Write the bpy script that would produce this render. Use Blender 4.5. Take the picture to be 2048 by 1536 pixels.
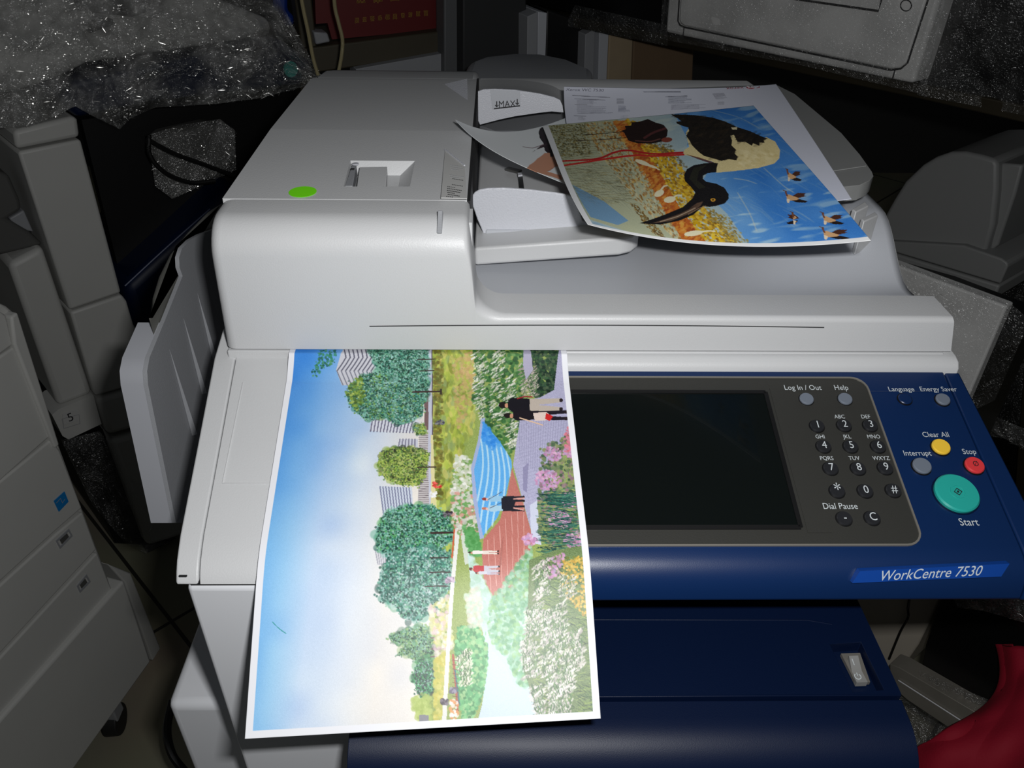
import bpy, bmesh, math, random
import numpy as np
from mathutils import Vector, Matrix

for o in list(bpy.data.objects): bpy.data.objects.remove(o)
SC = bpy.context.scene
COL = SC.collection
rnd = random.Random(7)
nr = np.random.default_rng(11)

# ---------------------------------------------------------------- camera
FPX = 1593.0                                   # focal length in pixels of the 2048-wide frame (28 mm on 36 mm)
PITCH, YAW, ROLL = map(math.radians, (35.0, 1.47, 1.0))
fw = np.array([math.sin(YAW)*math.cos(PITCH), math.cos(YAW)*math.cos(PITCH), -math.sin(PITCH)])
r0 = np.array([math.cos(YAW), -math.sin(YAW), 0.0]); u0 = np.cross(r0, fw)
rt = math.cos(ROLL)*r0 + math.sin(ROLL)*u0
up = -math.sin(ROLL)*r0 + math.cos(ROLL)*u0
CAM = np.array([0.0534, -0.5113, 1.3468])
cam = bpy.data.cameras.new('camera'); cam.sensor_width = 36.0; cam.lens = FPX/2048*36.0
cam.clip_start = 0.02; cam.clip_end = 30
camo = bpy.data.objects.new('camera', cam); COL.objects.link(camo)
M = Matrix.Identity(4)
for i in range(3):
    M[i][0] = rt[i]; M[i][1] = up[i]; M[i][2] = -fw[i]; M[i][3] = CAM[i]
camo.matrix_world = M
SC.camera = camo

# ---------------------------------------------------------------- light: the compact camera's own flash, a dim room
FLASH_W = 3.5
fl = bpy.data.lights.new('camera_flash', 'AREA'); fl.shape = 'RECTANGLE'; fl.size = .03; fl.size_y = .014
fl.energy = FLASH_W; fl.color = (1.0, 1.0, 1.0)
flo = bpy.data.objects.new('camera_flash', fl); COL.objects.link(flo)
M2 = M.copy()
fp = CAM + rt*0.038 + up*0.034 - fw*0.0
for i in range(3): M2[i][3] = fp[i]
flo.matrix_world = M2
W = bpy.data.worlds.new('world'); SC.world = W; W.use_nodes = True
W.node_tree.nodes['Background'].inputs[0].default_value = (0.9, 0.95, 1.0, 1)
W.node_tree.nodes['Background'].inputs[1].default_value = 0.035
SC.view_settings.view_transform = 'Standard'; SC.view_settings.look = 'None'
SC.view_settings.gamma = 1.0; SC.view_settings.use_curve_mapping = False
SC.view_settings.exposure = 0.0

# ---------------------------------------------------------------- helpers: measuring
def ray(px, py): return fw + rt*(px-1024)/FPX + up*(768-py)/FPX
def on(px, py, P, n):
    d = ray(px, py); P = np.asarray(P, float); n = np.asarray(n, float)
    return CAM + d*(((P-CAM)@n)/(d@n))
def X(px, py, x): return on(px, py, (x, 0, 0), (1, 0, 0))
def Y(px, py, y): return on(px, py, (0, y, 0), (0, 1, 0))
def Z(px, py, z): return on(px, py, (0, 0, z), (0, 0, 1))
def proj(Q):
    v = np.asarray(Q) - CAM; z = v@fw
    return 1024+FPX*(v@rt)/z, 768-FPX*(v@up)/z
class Frame:
    """an upright face of a thing: a point on it and the compass bearing of its horizontal edge"""
    def __init__(s, P, az):
        a = math.radians(az); s.P = np.asarray(P, float)
        s.d = np.array([math.sin(a), math.cos(a), 0]); s.n = np.array([math.cos(a), -math.sin(a), 0])
        if s.n@(CAM-s.P) < 0: s.n = -s.n
    def at(s, px, py, off=0.0): return on(px, py, s.P+s.n*off, s.n)

# ---------------------------------------------------------------- helpers: materials
def srgb(c):
    c = [x/255 for x in c]
    return tuple((x/12.92 if x <= .04045 else ((x+.055)/1.055)**2.4) for x in c)
MATS = {}
def mat(name, col, rough=.5, metal=0, spec=.5, bump=None, noise=None, alpha=1, coat=0, attr=None, trans=0):
    m = bpy.data.materials.new(name); m.use_nodes = True; nt = m.node_tree; N = nt.nodes
    b = N['Principled BSDF']
    b.inputs['Base Color'].default_value = (*srgb(col), 1)
    b.inputs['Roughness'].default_value = rough; b.inputs['Metallic'].default_value = metal
    b.inputs['Specular IOR Level'].default_value = spec
    b.inputs['Coat Weight'].default_value = coat
    if alpha < 1: b.inputs['Alpha'].default_value = alpha
    tc = N.new('ShaderNodeTexCoord')
    if attr:
        a = N.new('ShaderNodeVertexColor'); a.layer_name = attr
        nt.links.new(a.outputs['Color'], b.inputs['Base Color'])
    if noise:                                    # (scale, amount): a faint unevenness of the colour
        n = N.new('ShaderNodeTexNoise'); n.inputs['Scale'].default_value = noise[0]; n.inputs['Detail'].default_value = 4
        nt.links.new(tc.outputs['Object'], n.inputs['Vector'])
        mx = N.new('ShaderNodeMix'); mx.data_type = 'RGBA'
        mx.inputs['A'].default_value = (*srgb(col), 1)
        mx.inputs['B'].default_value = (*[x*(1-noise[1]) for x in srgb(col)], 1)
        nt.links.new(n.outputs['Fac'], mx.inputs['Factor']); nt.links.new(mx.outputs['Result'], b.inputs['Base Color'])
    if bump:                                     # (scale, strength)
        n = N.new('ShaderNodeTexNoise'); n.inputs['Scale'].default_value = bump[0]; n.inputs['Detail'].default_value = 3
        nt.links.new(tc.outputs['Object'], n.inputs['Vector'])
        bp = N.new('ShaderNodeBump'); bp.inputs['Strength'].default_value = bump[1]; bp.inputs['Distance'].default_value = .001
        nt.links.new(n.outputs['Fac'], bp.inputs['Height']); nt.links.new(bp.outputs['Normal'], b.inputs['Normal'])
    MATS[name] = m; return m

def film_mat(name, cover=.22, glint=.5):
    """crumpled clear stretch film: mostly see-through, bright where a crease mirrors the lamp"""
    m = bpy.data.materials.new(name); m.use_nodes = True; nt = m.node_tree; N = nt.nodes; N.clear()
    out = N.new('ShaderNodeOutputMaterial'); tr = N.new('ShaderNodeBsdfTransparent')
    gl = N.new('ShaderNodeBsdfGlossy'); gl.inputs['Roughness'].default_value = .2; gl.inputs['Color'].default_value = (1, 1, 1, 1)
    df = N.new('ShaderNodeBsdfDiffuse'); df.inputs['Color'].default_value = (.5, .5, .48, 1)
    tc = N.new('ShaderNodeTexCoord'); mp = N.new('ShaderNodeMapping'); mp.inputs['Scale'].default_value = (1, 1, 2.2)
    nt.links.new(tc.outputs['Object'], mp.inputs['Vector'])
    n1 = N.new('ShaderNodeTexNoise'); n1.inputs['Scale'].default_value = 150; n1.inputs['Detail'].default_value = 2; n1.inputs['Distortion'].default_value = .8
    n2 = N.new('ShaderNodeTexNoise'); n2.inputs['Scale'].default_value = 14; n2.inputs['Detail'].default_value = 3
    nt.links.new(mp.outputs['Vector'], n1.inputs['Vector']); nt.links.new(tc.outputs['Object'], n2.inputs['Vector'])
    bp = N.new('ShaderNodeBump'); bp.inputs['Strength'].default_value = 1.0; bp.inputs['Distance'].default_value = .007
    nt.links.new(n1.outputs['Fac'], bp.inputs['Height']); nt.links.new(bp.outputs['Normal'], gl.inputs['Normal'])
    m1 = N.new('ShaderNodeMixShader'); m1.inputs[0].default_value = 1-glint
    nt.links.new(gl.outputs[0], m1.inputs[1]); nt.links.new(df.outputs[0], m1.inputs[2])
    mr = N.new('ShaderNodeMapRange'); mr.inputs['From Min'].default_value = .35; mr.inputs['From Max'].default_value = .7
    mr.inputs['To Min'].default_value = cover*.35; mr.inputs['To Max'].default_value = cover*1.8
    nt.links.new(n2.outputs['Fac'], mr.inputs['Value'])
    m2 = N.new('ShaderNodeMixShader'); nt.links.new(mr.outputs['Result'], m2.inputs[0])
    nt.links.new(tr.outputs[0], m2.inputs[1]); nt.links.new(m1.outputs[0], m2.inputs[2])
    nt.links.new(m2.outputs[0], out.inputs['Surface'])
    MATS[name] = m; return m

mat('white_plastic', (203, 204, 205), .42, bump=(900, .12))
mat('pearl_plastic', (205, 207, 214), .35, bump=(700, .45))
mat('cool_plastic', (190, 193, 199), .42, bump=(1600, .08))
mat('store_white', (208, 208, 206), .45, noise=(6, .08))
mat('mid_grey', (132, 133, 132), .5)
mat('grey_plastic', (150, 152, 156), .45, bump=(800, .15))
mat('dim_plastic', (200, 200, 196), .5, noise=(6, .12))
mat('dark_grey', (84, 84, 82), .5, bump=(900, .1))
mat('seam', (30, 30, 32), .7)
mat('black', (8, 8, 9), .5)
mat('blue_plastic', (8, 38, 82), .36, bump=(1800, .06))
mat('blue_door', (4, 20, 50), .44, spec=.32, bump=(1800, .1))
mat('column_white', (226, 228, 232), .42)
mat('bezel', (52, 52, 49), .42, bump=(900, .1))
mat('trim_silver', (150, 146, 138), .35, metal=.5)
mat('screen', (10, 15, 14), .2, coat=.3)
mat('key', (38, 39, 42), .3)
mat('lettering', (205, 212, 215), .5)
mat('badge_blue', (14, 66, 150), .4)
mat('start_green', (40, 170, 158), .35)
mat('clear_yellow', (250, 205, 65), .35)
mat('stop_red', (225, 62, 66), .35)
mat('button_grey', (112, 120, 132), .35)
mat('ink', (30, 30, 34), .6)
mat('sticker_green', (128, 250, 16), .6)
mat('tray_grey', (166, 168, 174), .42)
mat('shell_grey', (106, 106, 101), .5)
mat('label_paper', (196, 196, 194), .45)
mat('energy_blue', (10, 120, 190), .5)
mat('paper', (232, 233, 238), .55)
mat('printed_park', (255, 255, 255), .42, spec=.42, attr='ink')
mat('printed_birds', (255, 255, 255), .4, attr='ink')
mat('printed_text', (255, 255, 255), .55, attr='ink')
mat('printed_dancer', (255, 255, 255), .5, attr='ink')
mat('switch_grey', (140, 140, 138), .45)
mat('red_sign', (96, 7, 8), .5)
mat('gold_ink', (140, 100, 30), .5)
mat('cord_cream', (150, 140, 104), .5)
mat('cord_black', (10, 10, 10), .5)
mat('post_grey', (92, 94, 96), .5)
mat('board_brown', (70, 64, 48), .6, noise=(12, .3))
mat('cardboard', (122, 100, 76), .8, noise=(30, .15))
mat('cardboard_light', (168, 150, 122), .8, noise=(30, .15))
mat('shelf_metal', (58, 52, 38), .45, metal=.4, noise=(14, .5))
mat('dark_box', (40, 41, 42), .6)
mat('bright_blue', (8, 48, 130), .5)
mat('steel', (170, 165, 154), .35, metal=.35, noise=(20, .4))
mat('red_cloth', (168, 2, 40), .8, noise=(4, .25), bump=(300, .3))
mat('piping', (150, 150, 150), .6)
mat('wrapped_black', (12, 12, 13), .3)
mat('beige_plastic', (186, 178, 164), .5)
mat('wall_paint', (70, 70, 68), .8, noise=(3, .3))
mat('rubber', (22, 22, 22), .6)
def glint_mat():
    m = bpy.data.materials.new('film_glint'); m.use_nodes = True; nt = m.node_tree; N = nt.nodes; N.clear()
    out = N.new('ShaderNodeOutputMaterial'); tr = N.new('ShaderNodeBsdfTransparent'); gl = N.new('ShaderNodeBsdfGlossy')
    gl.inputs['Roughness'].default_value = .26; gl.inputs['Color'].default_value = (1, .99, .95, 1)
    mx = N.new('ShaderNodeMixShader'); mx.inputs[0].default_value = .3
    nt.links.new(tr.outputs[0], mx.inputs[1]); nt.links.new(gl.outputs[0], mx.inputs[2]); nt.links.new(mx.outputs[0], out.inputs['Surface'])
    MATS['film_glint'] = m
glint_mat()
film_mat('film', .3, .7)
film_mat('film_thick', .42, .6)
film_mat('film_thin', .14, .8)

# ---------------------------------------------------------------- helpers: meshes
OFF = {}
def text_data(s, font_size=1.0, align='CENTER'):
    cu = bpy.data.curves.new('t', 'FONT'); cu.body = s; cu.size = font_size; cu.align_x = align; cu.align_y = 'CENTER'
    cu.resolution_u = 3
    ob = bpy.data.objects.new('t', cu); COL.objects.link(ob)
    dg = bpy.context.evaluated_depsgraph_get(); me = bpy.data.meshes.new_from_object(ob.evaluated_get(dg))
    vs = [tuple(v.co) for v in me.vertices]; fs = [tuple(p.vertices) for p in me.polygons]
    bpy.data.objects.remove(ob); bpy.data.curves.remove(cu); bpy.data.meshes.remove(me)
    return vs, fs
class MB:
    def __init__(s): s.v = []; s.f = []; s.m = []; s.mats = []
    def mi(s, name):
        if name not in s.mats: s.mats.append(name)
        return s.mats.index(name)
    def add(s, vs, fs, m):
        k = len(s.v); i = s.mi(m)
        s.v += [tuple(map(float, q)) for q in vs]
        for f in fs: s.f.append(tuple(k+j for j in f)); s.m.append(i)
        return s
    def prism(s, poly, vec, m, cap=True):
        """polygon (3-D points) swept along vec"""
        n = len(poly); P = [np.asarray(p, float) for p in poly]; vec = np.asarray(vec, float)
        vs = P + [p+vec for p in P]
        fs = [tuple(range(n-1, -1, -1)), tuple(range(n, 2*n))] if cap else []
        fs += [(i, (i+1) % n, n+(i+1) % n, n+i) for i in range(n)]
        return s.add(vs, fs, m)
    def box(s, x0, x1, y0, y1, z0, z1, m):
        return s.prism([(x0, y0, z0), (x1, y0, z0), (x1, y1, z0), (x0, y1, z0)], (0, 0, z1-z0), m)
    def loft(s, rings, m, cap=True, closed=True):
        n = len(rings[0]); vs = [q for r in rings for q in r]; fs = []
        for a in range(len(rings)-1):
            for i in range(n if closed else n-1):
                j = (i+1) % n; fs.append((a*n+i, a*n+j, (a+1)*n+j, (a+1)*n+i))
        if cap: fs += [tuple(range(n-1, -1, -1)), tuple(range((len(rings)-1)*n, len(rings)*n))]
        return s.add(vs, fs, m)
    def disc(s, c, ax, r, h, m, n=28, r2=None, top=None):
        """a low round button: centre of its foot, axis, radius, height; r2 = radius of the top face"""
        ax = np.asarray(ax, float); ax = ax/np.linalg.norm(ax); r2 = r if r2 is None else r2
        a = np.cross(ax, (1, 0, 0.01)); a /= np.linalg.norm(a); b = np.cross(ax, a); c = np.asarray(c, float)
        ring = lambda R, H: [c+ax*H+R*(math.cos(t)*a+math.sin(t)*b) for t in np.linspace(0, 2*math.pi, n, endpoint=False)]
        return s.loft([ring(r, 0), ring(r, h*.7), ring(r2, h)], m)
    def tube(s, pts, r, m, n=8):
        P = [np.asarray(p, float) for p in pts]; rings = []
        for i, p in enumerate(P):
            t = P[min(i+1, len(P)-1)]-P[max(i-1, 0)]; t /= np.linalg.norm(t)
            a = np.cross(t, (.13, .2, 1)); a /= np.linalg.norm(a); b = np.cross(t, a)
            rr = r[i] if isinstance(r, (list, tuple)) else r
            rings.append([p+rr*(math.cos(q)*a+math.sin(q)*b) for q in np.linspace(0, 2*math.pi, n, endpoint=False)])
        return s.loft(rings, m)
    def ribbon(s, pts, w, nrm, m, closed=False, h=.0004):
        """a flat raised line of width w that lies on a surface with normal nrm"""
        P = [np.asarray(p, float) for p in pts]; nrm = np.asarray(nrm, float); nrm = nrm/np.linalg.norm(nrm); rings = []; N = len(P)
        for i in range(N):
            a, b = (P[(i-1) % N], P[(i+1) % N]) if closed else (P[max(i-1, 0)], P[min(i+1, N-1)])
            t = b-a; t /= np.linalg.norm(t); q = np.cross(nrm, t)*w/2
            rings.append([P[i]-q-nrm*h, P[i]+q-nrm*h, P[i]+q+nrm*h, P[i]-q+nrm*h])
        if closed: rings.append(rings[0])
        return s.loft(rings, m, cap=not closed)
    def text(s, body, c, xd, yd, size, m, align='CENTER', shear=0, h=.0003):
        vs, fs = text_data(body, size, align); vs = [(q[0]*.86, q[1], q[2]) for q in vs]; c = np.asarray(c, float); xd = np.asarray(xd, float); yd = np.asarray(yd, float)
        xd = xd/np.linalg.norm(xd); yd = yd/np.linalg.norm(yd); n = np.cross(xd, yd)
        return s.add([c+xd*(q[0]+shear*q[1])+yd*q[1]+n*h for q in vs], fs, m)
    def surf(s, G, m, flip=False):
        """grid of points, G[row][col]"""
        H, Wd = len(G), len(G[0]); vs = [q for r in G for q in r]; fs = []
        for i in range(H-1):
            for j in range(Wd-1):
                f = (i*Wd+j, i*Wd+j+1, (i+1)*Wd+j+1, (i+1)*Wd+j); fs.append(f[::-1] if flip else f)
        return s.add(vs, fs, m)
    def build(s, name, parent=None, bevel=0, seg=3, smooth=True, ang=35, solid=0, subd=0):
        off = OFF.get(parent.name, (0, 0, 0)) if parent else (0, 0, 0)
        me = bpy.data.meshes.new(name)
        me.from_pydata([(q[0]-off[0], q[1]-off[1], q[2]-off[2]) for q in s.v], [], s.f)
        for k in s.mats: me.materials.append(MATS[k])
        me.polygons.foreach_set('material_index', s.m)
        bm = bmesh.new(); bm.from_mesh(me); bmesh.ops.recalc_face_normals(bm, faces=bm.faces); bm.to_mesh(me); bm.free()
        if smooth:
            me.polygons.foreach_set('use_smooth', [True]*len(me.polygons))
            try: me.set_sharp_from_angle(angle=math.radians(ang))
            except Exception: pass
        ob = bpy.data.objects.new(name, me); COL.objects.link(ob)
        if parent: ob.parent = parent; OFF[ob.name] = off
        if solid:
            md = ob.modifiers.new('solid', 'SOLIDIFY'); md.thickness = solid; md.offset = 0
        if bevel:
            md = ob.modifiers.new('bevel', 'BEVEL'); md.width = bevel; md.segments = seg; md.limit_method = 'ANGLE'; md.angle_limit = math.radians(ang)
            md.harden_normals = False
        if subd:
            md = ob.modifiers.new('sub', 'SUBSURF'); md.levels = subd; md.render_levels = subd
        return ob
def tag(o, label, cat=None, group=None, kind=None):
    if label: o['label'] = label
    if cat: o['category'] = cat
    if group: o['group'] = group
    if kind: o['kind'] = kind
    return o
def thing(name, label, cat, loc, group=None):
    o = bpy.data.objects.new(name, None); o.empty_display_size = .05; COL.objects.link(o); o.location = tuple(map(float, loc))
    OFF[o.name] = tuple(map(float, loc)); return tag(o, label, cat, group)
def struct(mb, name, **k):
    o = mb.build(name, **k); o['kind'] = 'structure'; return o
def bez(pts, n=12):
    """smooth curve through points (Catmull-Rom)"""
    P = [np.asarray(p, float) for p in pts]; P = [2*P[0]-P[1]]+P+[2*P[-1]-P[-2]]; out = []
    for i in range(1, len(P)-2):
        for k in range(n):
            t = k/n; a, b, c, d = P[i-1:i+3]
            out.append(.5*((2*b)+(c-a)*t+(2*a-5*b+4*c-d)*t*t+(3*b-a-3*c+d)*t**3))
    out.append(P[-2]); return out
def sm(a, b, x):
    t = np.clip((x-a)/(b-a), 0, 1); return t*t*(3-2*t)
def rrect(x0, x1, y0, y1, r, n=6):
    out = []
    for cx, cy, a in ((x1-r, y1-r, 0), (x0+r, y1-r, 90), (x0+r, y0+r, 180), (x1-r, y0+r, 270)):
        for k in range(n+1):
            t = math.radians(a+90*k/n); out.append((cx+r*math.cos(t), cy+r*math.sin(t)))
    return out
def slab(mb, fr, pix, thick, m, off=0.0):
    """outline of an upright face, given its true distance, with real depth behind it"""
    return mb.prism([fr.at(x, y, off) for x, y in pix], -fr.n*thick, m)

# ================================================================ the large setting first
fl_ = MB(); fl_.box(-3.2, 3.2, -1.5, 3.2, -.02, 0, 'wall_paint')
def tile_mat():
    m = bpy.data.materials.new('floor_tiles'); m.use_nodes = True; nt = m.node_tree; N = nt.nodes; b = N['Principled BSDF']
    tc = N.new('ShaderNodeTexCoord'); mp = N.new('ShaderNodeMapping')
    mp.inputs['Rotation'].default_value = (0, 0, math.radians(TILE_ROT)); mp.inputs['Location'].default_value = (*TILE_LOC, 0)
    br = N.new('ShaderNodeTexBrick'); br.offset = 0; br.inputs['Scale'].default_value = 1
    br.inputs['Brick Width'].default_value = .6; br.inputs['Row Height'].default_value = .6; br.inputs['Mortar Size'].default_value = .004
    br.inputs['Color1'].default_value = (*srgb((150, 146, 124)), 1); br.inputs['Color2'].default_value = (*srgb((146, 141, 120)), 1)
    br.inputs['Mortar'].default_value = (*srgb((50, 48, 42)), 1)
    n = N.new('ShaderNodeTexNoise'); n.inputs['Scale'].default_value = 3.5; n.inputs['Detail'].default_value = 6
    mx = N.new('ShaderNodeMix'); mx.data_type = 'RGBA'; mx.blend_type = 'MULTIPLY'; mx.inputs['Factor'].default_value = .35
    nt.links.new(tc.outputs['Object'], mp.inputs['Vector']); nt.links.new(mp.outputs['Vector'], br.inputs['Vector']); nt.links.new(tc.outputs['Object'], n.inputs['Vector'])
    nt.links.new(br.outputs['Color'], mx.inputs['A']); nt.links.new(n.outputs['Color'], mx.inputs['B']); nt.links.new(mx.outputs['Result'], b.inputs['Base Color'])
    b.inputs['Roughness'].default_value = .45
    MATS['floor_tiles'] = m
TILE_ROT = 22; TILE_LOC = (0, 0)
_a, _b = Z(200, 1055, 0), Z(372, 1275, 0)
TILE_ROT = -math.degrees(math.atan2((_b-_a)[1], (_b-_a)[0]))
_c = Z(343, 1243, 0); _t = math.radians(TILE_ROT)
TILE_LOC = (-(_c[0]*math.cos(_t)-_c[1]*math.sin(_t)), -(_c[0]*math.sin(_t)+_c[1]*math.cos(_t)))
tile_mat()
f2 = MB(); f2.box(-3.2, 3.2, -1.5, 3.2, -.02, 0, 'floor_tiles'); struct(f2, 'floor', smooth=False)
w = MB(); w.box(-3.2, 3.2, 3.2, 3.3, 0, 2.8, 'wall_paint'); struct(w, 'wall_back', smooth=False)
w = MB(); w.box(-3.3, -3.2, -1.5, 3.3, 0, 2.8, 'wall_paint'); struct(w, 'wall_left', smooth=False)
w = MB(); w.box(3.2, 3.3, -1.5, 3.3, 0, 2.8, 'wall_paint'); struct(w, 'wall_right', smooth=False)

# ================================================================ the copier in the middle
T17 = math.tan(math.radians(17)); PN = np.array([0, -math.sin(math.radians(17)), math.cos(math.radians(17))])
PYD = np.array([0, math.cos(math.radians(17)), math.sin(math.radians(17))]); PO = np.array([0, -.012, 1.008])
def pz(y): return 1.008+(y+.012)*T17
def pp(px, py, off=0.0): return on(px, py, PO+PN*off, PN)
cop = thing('copier', 'white and dark blue colour copier in the middle, coloured prints lying on it', 'copier', (0.1, 0.1, 0))

# --- lower body
b = MB()
b.box(-.143, -.046, -.168, .50, .06, .9485, 'column_white')
o = b.build('left_column', cop, bevel=.004)
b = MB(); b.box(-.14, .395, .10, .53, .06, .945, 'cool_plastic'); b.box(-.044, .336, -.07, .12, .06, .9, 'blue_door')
b.build('rear_body', cop, bevel=.004)
b = MB(); b.box(-.13, .39, -.075, .52, .9, .948, 'black'); b.build('scanner_underside', cop)
b = MB()
for cx, cy in ((-.09, -.1), (.28, -.15), (-.09, .42), (.28, .42)): b.disc((cx, cy-.012, .03), (0, 1, 0), .03, .024, 'rubber')
b.box(-.12, .31, -.16, .46, .045, .0605, 'black')
b.build('caster_base', cop)

# --- blue front door with the power switch in its sunken top
def plate_hole(mb, x0, x1, y0, y1, z, q, depth, m, bottom=None):
    """top surface with a sunken four-sided pocket q (4 xy points counter-clockwise from front-left)"""
    O = [(x0, y0, z), (x1, y0, z), (x1, y1, z), (x0, y1, z)]; I = [(a, c, z) for a, c in q]
    D = [(a, c, z-depth) for a, c in q]
    mb.add(O+I+D, [(0, 1, 5, 4), (1, 2, 6, 5), (2, 3, 7, 6), (3, 0, 4, 7), (4, 5, 9, 8), (5, 6, 10, 9), (6, 7, 11, 10), (7, 4, 8, 11)], m)
    mb.add(D, [(0, 1, 2, 3)], bottom or m)
DZ = .857
q = [tuple(Z(*p, DZ)[:2]) for p in ((1706, 1384), (1768, 1380), (1722, 1284), (1660, 1288))]
b = MB()
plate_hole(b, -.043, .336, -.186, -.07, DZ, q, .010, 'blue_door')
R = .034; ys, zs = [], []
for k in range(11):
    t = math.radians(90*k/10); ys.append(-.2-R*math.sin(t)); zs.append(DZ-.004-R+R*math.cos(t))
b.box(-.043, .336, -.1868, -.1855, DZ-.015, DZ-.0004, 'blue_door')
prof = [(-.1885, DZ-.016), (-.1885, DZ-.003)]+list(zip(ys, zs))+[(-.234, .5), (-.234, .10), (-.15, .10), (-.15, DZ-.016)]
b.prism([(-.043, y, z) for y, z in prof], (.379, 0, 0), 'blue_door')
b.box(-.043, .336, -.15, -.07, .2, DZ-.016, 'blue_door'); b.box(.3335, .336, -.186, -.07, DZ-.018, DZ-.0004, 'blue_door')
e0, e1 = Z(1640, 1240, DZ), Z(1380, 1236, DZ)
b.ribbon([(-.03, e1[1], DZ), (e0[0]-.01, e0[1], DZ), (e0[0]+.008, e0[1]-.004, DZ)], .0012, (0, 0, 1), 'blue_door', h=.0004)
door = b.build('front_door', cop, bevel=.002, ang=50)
sw = MB()
sq = [Z(*p, DZ-.009) for p in ((1709, 1370), (1738, 1369), (1718, 1311), (1680, 1312))]
zup = np.array([0, 0, 1.0])
sw.prism([p for p in sq], zup*.003, 'trim_silver')
rk = [Z(*p, DZ-.0045) for p in ((1713, 1366), (1735, 1365), (1714, 1316), (1696, 1317))]
m0 = (rk[0]+rk[3])/2-zup*.001; m1 = (rk[1]+rk[2])/2-zup*.001
sw.add([rk[0]+zup*.0005, rk[1]+zup*.0005, m1, m0, rk[2]+zup*.003, rk[3]+zup*.003]+[p-zup*.004 for p in (rk[0], rk[1], m1, m0, rk[2], rk[3])],
       [(0, 1, 2, 3), (3, 2, 4, 5), (0, 6, 7, 1), (1, 7, 8, 2), (2, 8, 10, 4), (4, 10, 11, 5), (5, 11, 9, 3), (3, 9, 6, 0)], 'switch_grey')
ydd = rk[3]-rk[0]; ydd = ydd/np.linalg.norm(ydd); xdd = np.cross(ydd, zup)
c1 = Z(1706, 1326, DZ-.003); c2 = Z(1715, 1354, DZ-.0045)
sw.text('I', c1, xdd, ydd, .008, 'lettering', h=.0008)
ring = [c2+.0022*(math.cos(t)*xdd+math.sin(t)*ydd)+zup*.0006 for t in np.linspace(math.radians(125), math.radians(415), 20)]
sw.ribbon(ring, .0006, zup, 'lettering', h=.0002); sw.ribbon([c2+zup*.0006+ydd*.0006, c2+zup*.0006+ydd*.003], .0006, zup, 'lettering', h=.0002)
tag(sw.build('power_switch', door), 'light grey rocker switch')

# --- control panel
b = MB()
prof = [(-.010, pz(-.010)), (-.150, pz(-.150)), (-.157, .9632), (-.163, .9585), (-.1672, .952), (-.1695, .9445), (-.1705, .9375), (-.168, .9345), (-.160, .935), (-.09, .95), (-.010, .97)]
b.prism([(-.044, y, z) for y, z in prof], (.4415, 0, 0), 'blue_plastic')
rg = []
for x_of in (lambda y: .3986, lambda y: .4095+(-y)*.045):
    rg.append([(x_of(y), y, z-.0008) for y, z in prof])
b.loft(rg, 'blue_plastic')
b.box(-.04, .394, -.03, .02, .95, 1.003, 'blue_plastic')
panel = b.build('control_panel', cop, bevel=.0012, seg=2, ang=40)

bz = MB()
def pxy(px, py):   # panel pixel -> x, distance along the slope
    p = pp(px, py); return p[0], (p-PO)@PYD
def ppt(x, s, off=0): return PO+np.array([x, 0, 0])+PYD*s+PN*off
x1, sT = pxy(1730, 757); _, sB = pxy(1790, 1091)
x0 = -.02
out = rrect(x0, x1-.001, sB, sT, .011)
bz.prism([ppt(x, s, -.002) for x, s in out], PN*.0026, 'bezel')
bz.ribbon([ppt(x, s, .0006) for x, s in out], .0013, PN, 'trim_silver', closed=True, h=.0007)
# frame step and text on the bezel
sx1, ssT = pxy(1530, 786); _, ssB = pxy(1600, 1056)
sx0 = sx1-.184
def panel_text(s, px, py, size, sub=bz): sub.text(s, pp(px, py, .0012), (1, 0, 0), PYD, size, 'lettering')
for s, px, py, sz in (('Log In / Out', 1605, 776, .0066), ('Help', 1682, 776, .0066), ('ABC', 1679, 834, .0047), ('DEF', 1731, 834, .0047),
                      ('GHI', 1640, 874, .0047), ('JKL', 1694, 874, .0047), ('MNO', 1747, 874, .0047), ('PQRS', 1653, 917, .0047), ('TUV', 1708, 917, .0047),
                      ('WXYZ', 1762, 917, .0047), ('Dial Pause', 1680, 1013, .0066)):
    panel_text(s, px, py, sz)
bezel = bz.build('keypad_panel', panel, smooth=False); tag(bezel, 'dark grey keypad panel with silver rim')
s_ = MB(); s_.prism([ppt(*p, .0006) for p in ((sx0, ssB), (sx1, ssB), (sx1, ssT), (sx0, ssT))], PN*.0003, 'screen')
for a, c in (((sx0, ssB), (sx1, ssB)), ((sx1, ssB), (sx1, ssT)), ((sx1, ssT), (sx0, ssT)), ((sx0, ssT), (sx0, ssB))):
    s_.ribbon([ppt(*a, .0009), ppt(*c, .0009)], .003, PN, 'black', h=.0008)
for fx in (.008,):
    s_.ribbon([ppt(sx1+.012, ssB-.004, .0007), ppt(sx1+.012, ssT+.004, .0007)], .016, PN, 'bezel', h=.0003)
tag(s_.build('touch_screen', panel, smooth=False), 'black glossy screen')
def key(px, py, r, h, m, name, glyph=None, gs=.0075, lab=None, ink='lettering', tilt=0):
    k = MB(); c = pp(px, py, .0)
    k.disc(c-PN*.001, PN, r+.0007, .0018, 'black', r2=r+.0005)
    k.disc(c, PN, r, h, m, r2=r*.9)
    if glyph: k.text(glyph, c+PN*(h+.0003), (1, 0, 0), PYD, gs, ink)
    o = k.build(name, panel, bevel=0, ang=30)
    if lab: tag(o, lab)
    return k, o
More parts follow.
